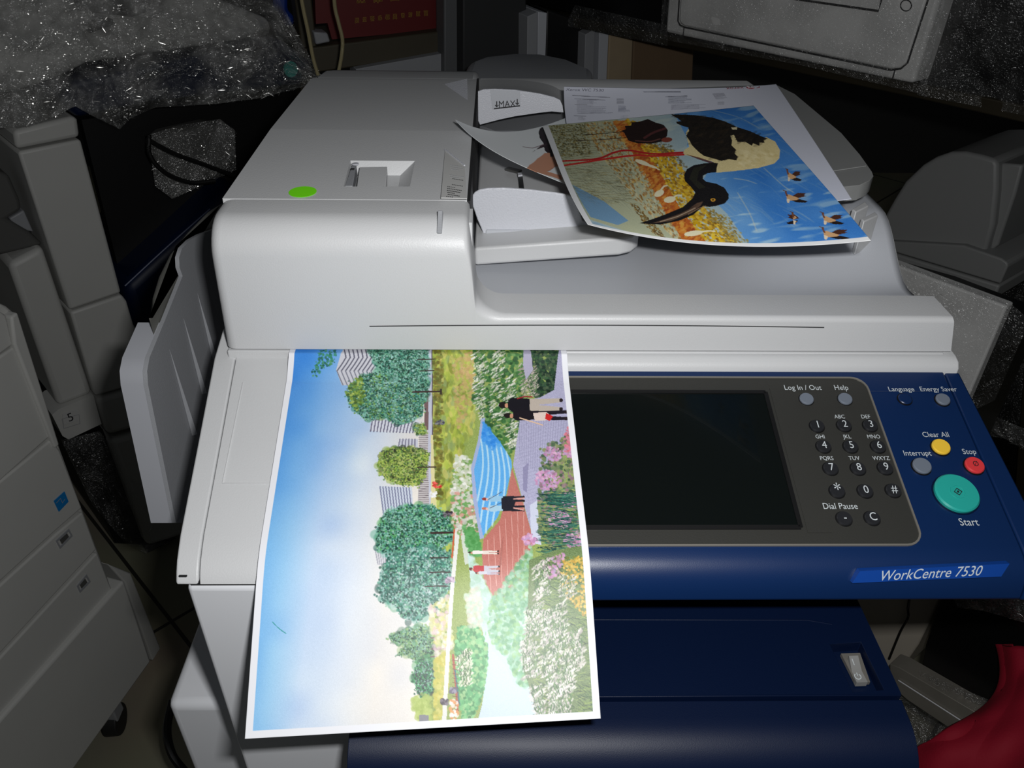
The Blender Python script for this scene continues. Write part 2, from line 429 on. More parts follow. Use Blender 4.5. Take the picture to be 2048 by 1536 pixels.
for ch, px, py in (('1', 1633, 854), ('2', 1687, 853), ('3', 1739, 853), ('4', 1646, 895), ('5', 1700, 895), ('6', 1755, 895), ('7', 1660, 939), ('8', 1715, 939),
                   ('9', 1769, 938), ('*', 1673, 984), ('0', 1729, 984), ('#', 1785, 983), ('-', 1687, 1039), ('C', 1743, 1038)):
    key(px, py, .0052, .0026, 'key', 'keypad_key', ch, .0085 if ch != '*' else .013, 'round dark key marked '+{'*': 'with a star', '#': 'with a hash', '-': 'with a dash'}.get(ch, ch))
key(1612, 800, .0052, .0026, 'button_grey', 'round_button', lab='grey button under Log In / Out')
key(1689, 800, .0052, .0026, 'button_grey', 'round_button', lab='grey button under Help')
key(1809, 799, .0050, .0016, 'blue_plastic', 'round_button', lab='blue button under Language')
key(1884, 801, .0052, .0026, 'button_grey', 'round_button', lab='grey button under Energy Saver')
key(1880, 896, .0064, .003, 'clear_yellow', 'clear_button', lab='yellow round button')
key(1842, 934, .0064, .003, 'button_grey', 'interrupt_button', lab='grey round button')
key(1947, 933, .0066, .003, 'stop_red', 'stop_button', 'Ø', .006, lab='red round button', ink='ink')
k = MB(); c = pp(1911, 989)
k.disc(c-PN*.001, PN, .0158, .0016, 'blue_door'); k.disc(c, PN, .0148, .0036, 'start_green', n=40, r2=.0138)
k.ribbon([c+PN*.0038+.0048*(math.cos(t)*np.array([1, 0, 0])+math.sin(t)*PYD) for t in np.linspace(0, 2*math.pi, 24, endpoint=False)], .0007, PN, 'start_green', closed=True, h=.0004)
di = [c+PN*.0039+.0026*(math.cos(t)*np.array([1, 0, 0])+math.sin(t)*PYD) for t in np.radians([0, 90, 180, 270])]
k.ribbon(di, .0006, PN, 'ink', closed=True, h=.0002); k.ribbon([c+PN*.0039-PYD*.0007, c+PN*.0039+PYD*.0007], .0012, PN, 'ink', h=.0002)
tag(k.build('start_button', panel, ang=30), 'large turquoise round button')
for s, px, py, sz in (('Language', 1802, 779, .0063), ('Energy Saver', 1876, 779, .0063), ('Clear All', 1871, 870, .0063), ('Interrupt', 1834, 907, .0063), ('Stop', 1938, 904, .0063), ('Start', 1937, 1045, .0078)):
    lt = MB(); panel_text(s, px, py, sz, lt); tag(lt.build('button_lettering', panel, smooth=False), 'white lettering '+s)
# name strip on the front of the panel
FN = np.array([0, -.995, .0]); 
def pf(px, py, off=0.0):   # front roll of the panel, nearly upright: a plane through its middle
    n = np.array([0, -.93, .37]); n = n/np.linalg.norm(n); return on(px, py, np.array([0, -.1672, .952])+n*off, n), n
bd = MB(); pts = [pf(*q_, .0030)[0] for q_ in ((1704, 1166), (1720, 1142), (2019, 1127), (2002, 1153))]; nn = pf(0, 0)[1]
bd.prism([p-nn*.004 for p in pts], nn*.0042, 'badge_blue')
xd = pf(1955, 1140)[0]-pf(1765, 1150)[0]; ydn = np.cross(nn, xd)
bd.text('WorkCentre 7530', pf(1862, 1147, .0034)[0], xd, ydn, .0100, 'lettering', shear=.28)
tag(bd.build('name_strip', panel, smooth=False), 'bright blue strip with white lettering')

# --- white platen surround, left cover
b = MB()
prof = [(.02, 1.019), (-.002, 1.0175), (-.0075, 1.0155), (-.0105, 1.0115), (-.011, 1.004), (.02, 1.004)]
b.prism([(-.05, y, z) for y, z in prof], (.459, 0, 0), 'white_plastic')
b.box(-.15, .400, .0, .53, 1.0005, 1.0185, 'white_plastic')
b.build('scanner_frame', cop, bevel=.0015)
sect = [(.03, 1.0208), (-.0005, pz(0)+.0005), (-.075, pz(-.075)), (-.142, pz(-.142)), (-.150, .9645), (-.157, .9610), (-.1628, .9565), (-.1665, .9525), (-.168, .9502), (.03, .9502)]
def ex(y, xa, xb): t = (0-y)/.168; t = min(max(t, 0), 1.1); return xa+(xb-xa)*t
b = MB(); b.loft([[(ex(y, -.1605, -.1485), y, z) for y, z in sect], [(ex(y, -.1447, -.1342), y, z-.0000) for y, z in sect]], 'white_plastic')
o = b.build('side_cover', cop, bevel=.0045, seg=4, ang=40)
b = MB()
b.loft([[(ex(y, -.1437, -.1332), y, z+.0004) for y, z in sect], [(-.0445, y, z+.0004) for y, z in sect]], 'white_plastic')
b.ribbon([pp(486, 765, .0007), pp(445, 967, .0007)], .0010, PN, 'white_plastic', h=.0004)
b.ribbon([pp(445, 967, .0007), pp(600, 968, .0007)], .0009, PN, 'white_plastic', h=.0004)
b.ribbon([pp(486, 714, .0007), pp(600, 714, .0007)], .0010, PN, 'white_plastic', h=.0004)
b.build('left_cover', cop, bevel=.0012, seg=2, ang=40)
b = MB(); b.prism([Y(*p, -.1687) for p in ((358, 1151), (374, 1151), (374, 1153.5), (359, 1153.5))], (0, .0006, 0), 'seam')
b.box(-.140, -.05, -.1665, .0, .9480, .9515, 'seam'); b.build('latch_slot', cop, smooth=False)

# --- side catch wall left of the scanner
b = MB()
inner = [(352, 1046), (296, 770), (294, 742), (299, 715), (330, 640), (365, 552), (359, 535), (358, 515), (364, 496), (380, 480), (400, 469), (430, 458), (470, 470), (440, 800), (400, 1000)]
b.prism([X(*p, -.2215) for p in inner], (-.0035, 0, 0), 'grey_plastic')
b.prism([X(*p, -.2216) for p in ((352, 1046), (296, 770), (294, 742), (299, 715), (328, 645), (345, 700), (378, 1046))], (-.0215, 0, 0), 'tray_grey')
for (xa, ya), (xb, yb) in (((339, 699), (386, 868)), ((367, 637), (406, 785)), ((395, 587), (428, 716))):
    A, B_ = X(xa, ya, -.2213), X(xb, yb, -.2213); B_[1] = A[1]
    b.add([A+(0, -.0001, 0), A+(0, .0003, 0), B_+(0, .0022, 0), B_+(0, -.0022, 0), A+(.0002, 0, 0), B_+(.0042, 0, 0)], [(0, 4, 5, 3), (4, 1, 2, 5), (0, 3, 2, 1), (3, 5, 2)], 'grey_plastic')
tag(b.build('side_tray', cop, bevel=.0012, seg=3, ang=50), 'upright grey ribbed tray')
b = MB()
pl = [(299, 636), (303, 595), (316, 552), (338, 508), (372, 465), (412, 424), (450, 400), (460, 440), (432, 452), (402, 462), (380, 472), (358, 492), (351, 515), (353, 540), (359, 552), (326, 640)]
b.prism([(min(q_[0], -.2258), q_[1], q_[2]) for q_ in [Z(*p, 1.018) for p in pl]], (0, 0, -.26), 'shell_grey')
tag(b.build('side_shell', cop, bevel=.003, ang=50), 'dark grey rounded shell')
b = MB()
P0 = Z(331, 1410, .73); y0 = P0[1]
b.box(P0[0], -.1435, y0, y0+.3, .12, .73, 'column_white')
b.build('side_box', cop, bevel=.008, seg=3)

# ================================================================ document feeder (the lid)
b = MB()
def fr_ring(x, H, R, yb, xt=None, yf=-.001):
    xt = x if xt is None else xt; q_ = [(x, yb, 1.021), (xt, yb, H)]
    for k in range(9):
        t = math.radians(90*k/8); f = k/8
        q_.append((xt+(x-xt)*(1-(H-R+R*math.cos(t)-1.021)/(H-1.021)), yf+R-R*math.sin(t), H-R+R*math.cos(t)))
    return q_+[(x, yf, 1.021)]
rings = []
for k in range(7):
    t = math.radians(90*k/6); rr_ = .009
    rings.append(fr_ring(-.1505+rr_*(1-math.cos(t)), 1.1205-rr_*.5*(1-math.sin(t)), .024, .046, xt=-.1465+rr_*(1-math.cos(t)), yf=-.001+rr_*(1-math.sin(t))))
for x, H in ((-.08, 1.1208), (.0, 1.1208), (.030, 1.1206), (.0325, 1.1200), (.0340, 1.118)): rings.append(fr_ring(x, H, .024, .046))
for x, H in ((.0362, 1.100), (.0378, 1.082)): rings.append(fr_ring(x, H, .016, .04))
for k in range(0, 10):
    t = math.radians(90*k/9); rings.append(fr_ring(.0603-.0218*math.cos(t), 1.0721-.0218*math.sin(t), .006+.008*(1-k/9), .034))
for x in (.12, .2, .3, .385): rings.append(fr_ring(x, 1.0503, .0045, .034))
rings.append(fr_ring(.4035, 1.0500, .0045, .034, xt=.3965))
b.loft(rings, 'white_plastic')
fr = b.build('feeder_front', cop, ang=40)
b = MB()
hump = [(.0462, 1.022), (.0462, 1.108), (.397, 1.108), (.3985, 1.1178), (.45, 1.113), (.50, 1.102), (.535, 1.088), (.55, 1.06), (.55, 1.022)]
b.prism([(-.146, y, z) for y, z in hump], (.1785, 0, 0), 'white_plastic')
b.build('feeder_housing', cop, bevel=.006, seg=3, ang=30)
b = MB()
xa, xb = -.1465, .0322
def cz(y): return 1.1208+(y-.047)/.153*.003
def cpt(px, py, d=0): P_ = on(px, py, (0, .047, 1.1208+d), (0, -.0196, 1)); return P_
lq = [cpt(*p) for p in ((687, 373), (820, 373), (830, 322), (701, 321))]
O = [(xa, .047, cz(.047)), (xb, .047, cz(.047)), (xb, .2, cz(.2)), (xa, .2, cz(.2))]
floor_ = [lq[0]+(.002, .001, -.010), lq[1]+(-.011, .001, -.010), lq[2]+(-.012, -.006, -.010), lq[3]+(.003, -.006, -.010)]
b.add(O+lq+floor_, [(0, 1, 5, 4), (1, 2, 6, 5), (2, 3, 7, 6), (3, 0, 4, 7), (4, 5, 9, 8), (5, 6, 10, 9), (6, 7, 11, 10), (7, 4, 8, 11), (8, 9, 10, 11)], 'white_plastic')
b.prism([(xa, y, z) for y, z in ((.2, cz(.2)), (.38, 1.1203), (.398, 1.1185), (.398, 1.109), (.2, 1.109))], (xb-xa, 0, 0), 'white_plastic')
b.add([(xa, .047, 1.109), (xa, .047, cz(.047)), (xa, .2, cz(.2)), (xa, .2, 1.109), (xb, .047, 1.109), (xb, .047, cz(.047)), (xb, .2, cz(.2)), (xb, .2, 1.109)], [(0, 1, 2, 3), (4, 5, 6, 7), (0, 4, 5, 1)], 'white_plastic')
zq = 1.1206
fA, fB, fC, fD = Z(889, 168, zq), Z(934.5, 169, zq), Z(935.5, 212, zq), Z(934.5, 169, zq)+(0, 0, .006)
b.add([fA, fB, fC, fD], [(0, 2, 3), (0, 3, 1), (1, 3, 2)], 'pearl_plastic')
cov = b.build('feeder_cover', cop, ang=30)
b = MB()
g4 = [cpt(*p) for p in ((714, 372.5), (771, 372.5), (774, 332), (719, 333))]
b.prism([p-(0, 0, .0005) for p in g4], (0, 0, -.008), 'white_plastic')
g5 = [cpt(*p) for p in ((690, 371), (705, 371), (713, 330), (704, 329))]
b.prism([p-(0, 0, .0003) for p in g5], (0, 0, -.008), 'grey_plastic')
b.ribbon([cpt(701, 338, .0006), cpt(709, 338, .0006)], .003, (0, 0, 1), 'seam', h=.0003)
b.disc(cpt(711, 329, -.001), (0, 0, 1), .0028, .001, 'pearl_plastic')
tag(b.build('cover_latch', cov, bevel=.0006, seg=2), 'light grip recess')
b = MB(); c = Z(605, 381, 1.1225)
zc = 1.1208+(c[1]-.047)/.153*.003+.0004
b.disc((c[0], c[1], zc), (0, -.0196, 1), .0102, .0002, 'sticker_green', n=40)
tag(b.build('round_sticker', cov, smooth=False), 'bright green round sticker')
b = MB()
l = [Z(*p, 1.1238) for p in ((882, 396), (934, 397), (929, 332), (890, 300))]
b.prism([p-(0, 0, .0004) for p in l], (0, 0, .0007), 'label_paper')
b.ribbon([l[3]+(0, 0, .0004), l[2]+(0, 0, .0004)], .0012, (0, 0, 1), 'pearl_plastic', h=.0006)
rr = random.Random(3)
for i in range(17):
    py = 330+i*3.9
    if i in (3, 4, 8, 9): continue
    a0 = 891+rr.random()*6+(0 if i > 10 else 8); a1 = a0+14+rr.random()*18
    a1 = min(a1, 929)
    n_ = int((a1-a0)/3)
    for j in range(n_):
        u = a0+(a1-a0)*j/n_
        p0, p1 = Z(u, py+j*.5, 1.1243), Z(u+2.0, py+j*.5+.3, 1.1243)
        b.ribbon([p0, p1], .0011 if i > 11 else .0008, (0, 0, 1), 'ink' if i > 6 else 'grey_plastic', h=.00008)
tag(b.build('print_label', cov, smooth=False), 'small label with rows of printed text')
# slot mark on the front roll
b = MB(); FN_ = np.array([0, -1, .9]); FN_ /= np.linalg.norm(FN_)
P4 = [on(x, y, (0, .0065, 1.1135), FN_) for x, y in ((874, 468), (884, 468), (886, 423), (876, 423))]
b.prism([p-FN_*.002 for p in P4], FN_*.0045, 'grey_plastic'); b.build('indicator_slot', fr, bevel=.0005, seg=2)
# long shallow crease low on the front
b = MB(); b.ribbon([(x, -.0012, 1.0432-.002*abs((x-.15)/.2)**2) for x in np.linspace(-.04, .30, 20)], .0006, (0, -1, 0), 'seam', h=.0002); b.build('front_groove', fr, smooth=False)
# feeder exit side, dark gap
b = MB(); b.box(.0325, .0345, .05, .40, 1.06, 1.119, 'seam'); b.box(.030, .0365, .02, .045, 1.07, 1.115, 'white_plastic'); b.build('feeder_mouth', cop, smooth=False)
# catch tray: floor, ramp up to the right, back ledge
b = MB()
def zc_(x, y):
    return 1.0395+.004*sm(.25, .40, x)*(1-sm(.03, .07, y))+.041*sm(.20, .375, x)*sm(.045, .135, y)+.003*sm(.20, .39, x)*(1-sm(.03, .09, y))
xs = np.linspace(.03, .3865, 60); yy = np.linspace(.028, .47, 50)
b.surf([[(x, y, zc_(x, y)) for x in xs] for y in yy], 'cool_plastic')
rg = [[(.3865, y, zc_(.3865, y)) for y in yy], [(.3875, y, 1.02) for y in yy]]
b.surf(rg, 'white_plastic')
o = b.build('catch_tray', cop, solid=.002, ang=50)
b = MB()
back = [(.452, 1.022), (.452, 1.070), (.47, 1.080), (.50, 1.0885), (.535, 1.0865), (.55, 1.06), (.55, 1.022)]
b.prism([(.030, y, z) for y, z in back], (.345, 0, 0), 'white_plastic')
tp_ = bez([Z(x, y, 1.0885) for x, y in ((938, 161), (1000, 158.5), (1060, 162), (1100, 170), (1126, 183))], 5)
bt_ = bez([Y(x, y, .372) for x, y in ((938, 196), (1000, 186), (1060, 190), (1100, 200), (1127, 214))], 5)
b.surf([[p*(1-k)+q_*k-np.array([0, 0, .004*math.sin(math.pi*k)]) for p, q_ in zip(tp_, bt_)] for k in np.linspace(0, 1, 6)], 'white_plastic')
b.build('back_ledge', cop, bevel=.004, ang=40)
b = MB()   # small stepped block at the end of the ramp
P = [Z(x, y, 1.092) for x, y in ((1704, 418), (1712, 424), (1738, 411), (1730, 402))]; b.prism(P, (0, 0, -.03), 'white_plastic')
P = [Z(x, y, 1.090) for x, y in ((1722, 437), (1728, 443), (1757, 430), (1750, 423))]; b.prism(P, (0, 0, -.03), 'white_plastic')
b.build('ramp_stop', cop, bevel=.001)

# input tray with its two side guides
def tz(x): return 1.060+.16*(x-.04)
TN = np.array([-.16, 0, 1.0]); TN /= np.linalg.norm(TN)
def tp(px, py, off=0.0): return on(px, py, np.array([.04, 0, 1.060])+TN*off, TN)
b = MB()
arm = [(.036, .094), (.150, .094), (.162, .098), (.170, .108), (.174, .125), (.176, .150), (.176, .37), (.036, .37)]
arm = [(.036, .0905), (.156, .0905), (.166, .094), (.1725, .102), (.175, .115), (.175, .37), (.036, .37)]
b.prism([(x, y, 1.062+.085*(x-.04)-.016) for x, y in arm], (0, 0, .016), 'white_plastic')
tray = b.build('input_tray', cop, bevel=.0025, seg=3, ang=40)
b = MB()
pix = [(1270, 420), (1200, 300), (1150, 215), (1180, 182), (1552, 169), (1590, 188), (1627, 219), (1683, 266), (1720, 309), (1744, 343), (1747, 352), (1739, 361), (1720, 370), (1683, 374), (1600, 400)]
b.prism([on(x, y, (0.33, 0, 1.113), TN) for x, y in pix], (0, 0, -.013), 'mid_grey')
A = on(1660, 341, (0.33, 0, 1.1137), TN); B_ = on(1738, 329, (0.33, 0, 1.1137), TN)
A = A+(B_-A)*.0; B_ = A+(B_-A)*.9; b.ribbon([A, B_], .005, TN, 'mid_grey', h=.0004)
b.build('tray_extension', cop, bevel=.004, seg=3, ang=40)
gf = [(969, 473), (955, 440), (942.5, 403), (944, 393), (950, 385), (960, 379.5), (975, 377), (1006, 376), (1060, 379.5), (1110, 385.5), (1141, 391), (1151, 398), (1157, 415), (1165, 441), (1178, 448), (1211, 456)]
b = MB(); b.prism([Y(*p, .1195) for p in gf], (0, .0028, 0), 'pearl_plastic')
b.box(.045, .15, .118, .16, 1.060, 1.0655, 'cool_plastic')
A = Y(1059, 466, .1185); b.box(A[0]-.0028, A[0]+.0028, .108, .121, A[2]-.002, A[2]+.0012, 'black')
b.build('side_guide', tray, bevel=.0009, seg=2, ang=60)
gb = [(960, 249.5), (950, 228), (944, 208), (944, 198), (947, 190), (954, 183.5), (967, 179), (990, 178), (1031, 180), (1080, 187.5), (1108, 194.5), (1120, 200), (1125, 211), (1127, 225), (1104, 223), (1080, 225.5), (1031, 232.5), (1000, 239)]
b = MB(); b.prism([Y(*p, .35) for p in gb], (0, .0028, 0), 'pearl_plastic')
b.prism([tp(*p, .006) for p in ((959, 250), (1031, 233), (1104, 223.5), (1128, 225), (1131, 241), (1088, 252), (1040, 262), (990, 262))], -TN*.004, 'grey_plastic')
xd_ = Y(1040, 208, .35)-Y(985, 214, .35)
b.text('↓MAX↓' if False else 'MAX', Y(1014, 208.5, .3493), (1, 0, .05), (-.05, 0, 1), .0098, 'ink')
b.ribbon([Y(988, 217.5, .3495), Y(1040, 211.5, .3495)], .0013, (0, -1, 0), 'ink', h=.0002)
for ux, uy in ((993.5, 208.5), (1034.5, 204)):
    b.ribbon([Y(ux, uy-6, .3495), Y(ux, uy+5, .3495)], .0011, (0, -1, 0), 'ink', h=.0002)
    b.ribbon([Y(ux-3.5, uy+1.5, .3495), Y(ux, uy+5.5, .3495), Y(ux+3.5, uy+1.5, .3495)], .0009, (0, -1, 0), 'ink', h=.0002)
b.prism([Y(*p, .3497) for p in ((980, 180), (1040, 181), (1041, 213), (985, 219))], (0, .0004, 0), 'cool_plastic')
tag(b.build('side_guide', tray, bevel=.0009, seg=2, ang=60), 'rear side guide marked MAX')
b = MB()
A, B_ = tp(1041, 352, .0035), tp(1044, 378, .0035)
b.ribbon([A, B_], .004, TN, 'black', h=.002); b.ribbon([tp(1040, 349, .005), tp(1041, 354, .005)], .004, TN, 'pearl_plastic', h=.002)
b.ribbon(bez([tp(1014, 337, .0035), tp(1026, 340, .0035), tp(1040, 343, .0035)]), .0055, TN, 'dark_grey', h=.001)
b.build('paper_sensor', tray, smooth=False)

# ================================================================ printed sheets
def lag(P, t):
    """smooth curve through 4 points at parameters 0, 1/3, 2/3, 1"""
    k = [0, 1/3, 2/3, 1]; out = 0
    for i in range(4):
        w_ = 1
        for j in range(4):
            if j != i: w_ = w_*(t-k[j])/(k[i]-k[j])
        out = out+np.multiply.outer(w_, np.asarray(P[i]))
    return out
def coons(top, bot, left, right, H, Wd):
    """paper surface from its four edges (4 world points each)"""
    u = np.linspace(0, 1, Wd); v = np.linspace(0, 1, H)
    Tt, Bb, L, R_ = lag(top, u), lag(bot, u), lag(left, v), lag(right, v)
    U = u[None, :, None]; V = v[:, None, None]
    return (1-V)*Tt[None]+V*Bb[None]+(1-U)*L[:, None]+U*R_[:, None]-((1-U)*(1-V)*Tt[0]+U*(1-V)*Tt[-1]+(1-U)*V*Bb[0]+U*V*Bb[-1])
class Ink:
    """a print: colours laid onto the sheet in the sheet's own rows and columns; shapes were traced
    from the photograph, so each traced point is first looked up on the sheet"""
    def __init__(s, G, base=(255, 255, 255)):
        s.G = G; s.H, s.W = G.shape[:2]; s.c = np.zeros((s.H, s.W, 3)); s.c[:] = base
        px, py = proj(G.reshape(-1, 3)); s.px = px.reshape(s.H, s.W); s.py = py.reshape(s.H, s.W)
        st = 6; s.cx = s.px[::st, ::st]; s.cy = s.py[::st, ::st]; s.st = st; s.cache = {}
        s.sc = s.W/np.hypot(s.px[s.H//2, -1]-s.px[s.H//2, 0], s.py[s.H//2, -1]-s.py[s.H//2, 0])
    def g(s, x, y):
        d = (s.cx-x)**2+(s.cy-y)**2; i, j = np.unravel_index(np.argmin(d), d.shape); i *= s.st; j *= s.st
        for _ in range(3):                        # Newton steps with local differences
            i0 = int(min(max(i, 0), s.H-2)); j0 = int(min(max(j, 0), s.W-2))
            a = s.px[i0, j0+1]-s.px[i0, j0]; b_ = s.px[i0+1, j0]-s.px[i0, j0]; c_ = s.py[i0, j0+1]-s.py[i0, j0]; d_ = s.py[i0+1, j0]-s.py[i0, j0]
            ex_, ey_ = x-s.px[i0, j0], y-s.py[i0, j0]; det = a*d_-b_*c_
            if abs(det) < 1e-9: break
            j = j0+(ex_*d_-b_*ey_)/det; i = i0+(a*ey_-c_*ex_)/det
            j = min(max(j, -60), s.W+60); i = min(max(i, -60), s.H+60)
        return i, j
    def mask(s, pts, raw=False):
        P = [s.g(*p) for p in pts] if not raw else pts
        ys = [p[0] for p in P]; xs = [p[1] for p in P]
        i0, i1 = max(int(min(ys)), 0), min(int(max(ys))+2, s.H); j0, j1 = max(int(min(xs)), 0), min(int(max(xs))+2, s.W)
        if i1 <= i0 or j1 <= j0: return None
        I, J = np.mgrid[i0:i1, j0:j1]; I = I+.01; J = J+.013; ins = np.zeros(I.shape, bool)
        for k in range(len(P)):
            (ya, xa), (yb, xb) = P[k], P[(k+1) % len(P)]
            if ya == yb: continue
            cnd = ((ya > I) != (yb > I)) & (J < (xb-xa)*(I-ya)/(yb-ya)+xa); ins ^= cnd
        return (slice(i0, i1), slice(j0, j1)), ins
    def poly(s, pts, col, a=1.0, jit=0):
        r = s.mask(pts)
        if r is None: return
        sl, ins = r; sub = s.c[sl]; col = np.array(col, float)
        cc = col+(nr.normal(0, jit, ins.shape+(1,)) if jit else 0)*np.ones(3)
        sub[ins] = (sub*(1-a)+cc*a)[ins]
    def dab(s, i, j, ri, rj, col, a=1.0, ang=0.0):
        R_ = max(ri, rj)+1; i0, i1 = max(int(i-R_), 0), min(int(i+R_)+1, s.H); j0, j1 = max(int(j-R_), 0), min(int(j+R_)+1, s.W)
        if i1 <= i0 or j1 <= j0: return
        I, J = np.mgrid[i0:i1, j0:j1]; dy, dx = I-i, J-j; ca, sa = math.cos(ang), math.sin(ang)
        e = ((dy*ca-dx*sa)/ri)**2+((dy*sa+dx*ca)/rj)**2
        w_ = (np.clip(1.25-e, 0, .5)*2*a)[..., None]; sub = s.c[i0:i1, j0:j1]; sub[:] = sub*(1-w_)+np.array(col, float)*w_
    def spray(s, pts, n, r, cols, a=.9, el=1.0, ang=0.0, dang=3.14, edge=0):
        """scatter n dabs inside a traced outline; el = length/width, ang in sheet space"""
        R_ = s.mask(pts)
        if R_ is None: return
        sl, ins = R_; I, J = np.nonzero(ins)
        if len(I) == 0: return
        for _ in range(n):
            k = rnd.randrange(len(I)); c0 = cols[rnd.randrange(len(cols))]; q_ = rnd.uniform(.55, 1.25)*r*s.sc; v = rnd.uniform(-12, 12)
            s.dab(I[k]+sl[0].start+rnd.gauss(0, edge), J[k]+sl[1].start+rnd.gauss(0, edge), q_*el, q_, [min(255, max(0, x+v)) for x in c0], a, ang+rnd.uniform(-dang, dang))
    def line(s, pts, wd, col, a=1.0):
        P = [s.g(*p) for p in pts]
        for (ia, ja), (ib, jb) in zip(P[:-1], P[1:]):
            n = int(max(abs(ib-ia), abs(jb-ja)))+1
            for k in range(n+1):
                t = k/n; s.dab(ia+(ib-ia)*t, ja+(jb-ja)*t, max(wd*s.sc/2, .6), max(wd*s.sc/2, .6), col, a)
    def curve(s, pts, wd, col, a=1.0): s.line([tuple(p) for p in bez([(x, y, 0) for x, y in pts], 6) for p in [(p[0], p[1])]], wd, col, a)
    def el(s, x, y, rx, ry, col, a=1.0, rot=0):
        t = np.linspace(0, 2*math.pi, 20, endpoint=False); r_ = math.radians(rot)
        s.poly([(x+rx*math.cos(q_)*math.cos(r_)-ry*math.sin(q_)*math.sin(r_), y+rx*math.cos(q_)*math.sin(r_)+ry*math.sin(q_)*math.cos(r_)) for q_ in t], col, a)
def smoothnoise(H, Wd, cell, amp):
    h, w_ = H//cell+3, Wd//cell+3; n = nr.normal(0, 1, (h, w_)); y = np.arange(H)/cell; x = np.arange(Wd)/cell
    i, j = y.astype(int), x.astype(int); fy, fx = sm(0, 1, y-i)[:, None], sm(0, 1, x-j)[None]
    return amp*(n[i][:, j]*(1-fy)*(1-fx)+n[i][:, j+1]*(1-fy)*fx+n[i+1][:, j]*fy*(1-fx)+n[i+1][:, j+1]*fy*fx)
def sheet(name, G, ink, m, label, cat, group=None, thick=.00025):
    H, Wd = G.shape[:2]; me = bpy.data.meshes.new(name)
    idx = np.arange(H*Wd).reshape(H, Wd)
    F = np.stack([idx[:-1, :-1], idx[1:, :-1], idx[1:, 1:], idx[:-1, 1:]], -1).reshape(-1, 4)
    V = G.reshape(-1, 3); org = V.mean(0); V = V-org
    me.vertices.add(len(V)); me.vertices.foreach_set('co', V.astype(np.float32).ravel())
    me.loops.add(F.size); me.loops.foreach_set('vertex_index', F.astype(np.int32).ravel())
    me.polygons.add(len(F)); me.polygons.foreach_set('loop_start', (np.arange(len(F))*4).astype(np.int32))
    try: me.polygons.foreach_set('loop_total', np.full(len(F), 4, np.int32))
    except Exception: pass
    me.polygons.foreach_set('use_smooth', np.ones(len(F), bool)); me.update(calc_edges=True)
    me.materials.append(MATS[m])
    if ink is not None:
        c = np.clip(ink.c, 0, 255)/255; c = np.where(c <= .04045, c/12.92, ((c+.055)/1.055)**2.4)
        at_ = me.color_attributes.new('ink', 'FLOAT_COLOR', 'POINT')
        at_.data.foreach_set('color', np.concatenate([c.reshape(-1, 3), np.ones((H*Wd, 1))], 1).astype(np.float32).ravel())
    o = bpy.data.objects.new(name, me); COL.objects.link(o); o.location = org
    if thick: md = o.modifiers.new('thickness', 'SOLIDIFY'); md.thickness = thick
    return tag(o, label, cat, group)

# ---- the big park print hanging over the control panel
def zf(y):
    """height of the sheet over the front of the copier"""
    if y > -.004: return 1.0192
    if y > -.020: return 1.0192-(1.0192-(pz(-.020)+.0032))*sm(-.004, -.020, y)
    return None
ys = [.012]; zs_ = [1.0192]
y = .012
hs = [0.0]
while hs[-1] < .300:
    y2 = y-.0005
    if y2 > -.004: z2 = 1.0192
    elif y2 > -.026: z2 = 1.0192+(pz(-.026)+.003-1.0192)*(1-(1-((-.004-y2)/.022))**1.3)
    elif y2 > -.142: z2 = pz(y2)+.003
    else: z2 = zs_[-1]-.0005*(T17+(.70-T17)*sm(-.140, -.180, y2))
    hs.append(hs[-1]+math.hypot(y2-y, z2-zs_[-1])); ys.append(y2); zs_.append(z2); y = y2
ROT = math.radians(2.2)
Hn, Wn = 720, 560
VL = .281; v = np.linspace(0, VL, Hn); yv = np.interp(v, hs, ys); u = np.linspace(-.105, .105, Wn)
x_c = .0022
h = .012-yv
Gx = x_c+u[None]*math.cos(ROT)+h[:, None]*math.sin(ROT)
Gy = .012+u[None]*math.sin(ROT)-h[:, None]*math.cos(ROT)
Gz = np.interp(-Gy, -np.array(ys), np.array(zs_))
# the far strip stays under the lid: keep it flat
Gz = np.where(Gy > -.004, 1.0192, Gz)
G1 = np.stack([Gx, Gy, Gz], -1)
k1 = Ink(G1, (240, 241, 246)); P1 = k1
print('SHEET', [tuple(round(float(q_), 0) for q_ in proj(G1[i, j])) for i, j in ((0, 0), (0, -1), (-1, 0), (-1, -1), (300, 0), (300, -1))])
mi = int(.0045/.210*Wn)
# sky: deep blue on the outer side, warm white towards the trees
Iv, Ju = np.mgrid[0:Hn, 0:Wn]; tx = np.clip((k1.px-(575-(k1.py-700)*.117))/300, 0, 1.2); ty = (k1.py-700)/750
def mixc(stops, t):
    xs_ = [q_[0] for q_ in stops]; return np.stack([np.interp(t, xs_, [q_[1][c] for q_ in stops]) for c in range(3)], -1)
upc = mixc([(0, (48, 128, 220)), (.2, (82, 152, 226)), (.45, (138, 182, 230)), (.7, (190, 205, 226)), (.95, (228, 218, 208))], tx)
loc_ = mixc([(0, (126, 190, 242)), (.14, (156, 206, 244)), (.35, (200, 220, 244)), (.6, (222, 230, 240)), (.85, (236, 232, 226))], tx)
wv = np.clip(ty*1.9, 0, 1)[..., None]
wn = smoothnoise(Hn, Wn, 60, .12)[..., None]
k1.c[:] = upc*(1-wv)+loc_*wv
k1.c += smoothnoise(Hn, Wn, 40, 5)[..., None]*np.array([1.1, .8, .2])
GR = [(58, 120, 82), (86, 150, 96), (38, 84, 62), (120, 176, 96), (70, 138, 120), (30, 62, 48)]
TEAL = [(64, 138, 118), (96, 166, 140), (40, 98, 86), (126, 186, 150), (30, 66, 58), (150, 200, 190)]
YG = [(150, 176, 70), (112, 150, 60), (180, 196, 96), (66, 96, 44), (90, 130, 70)]
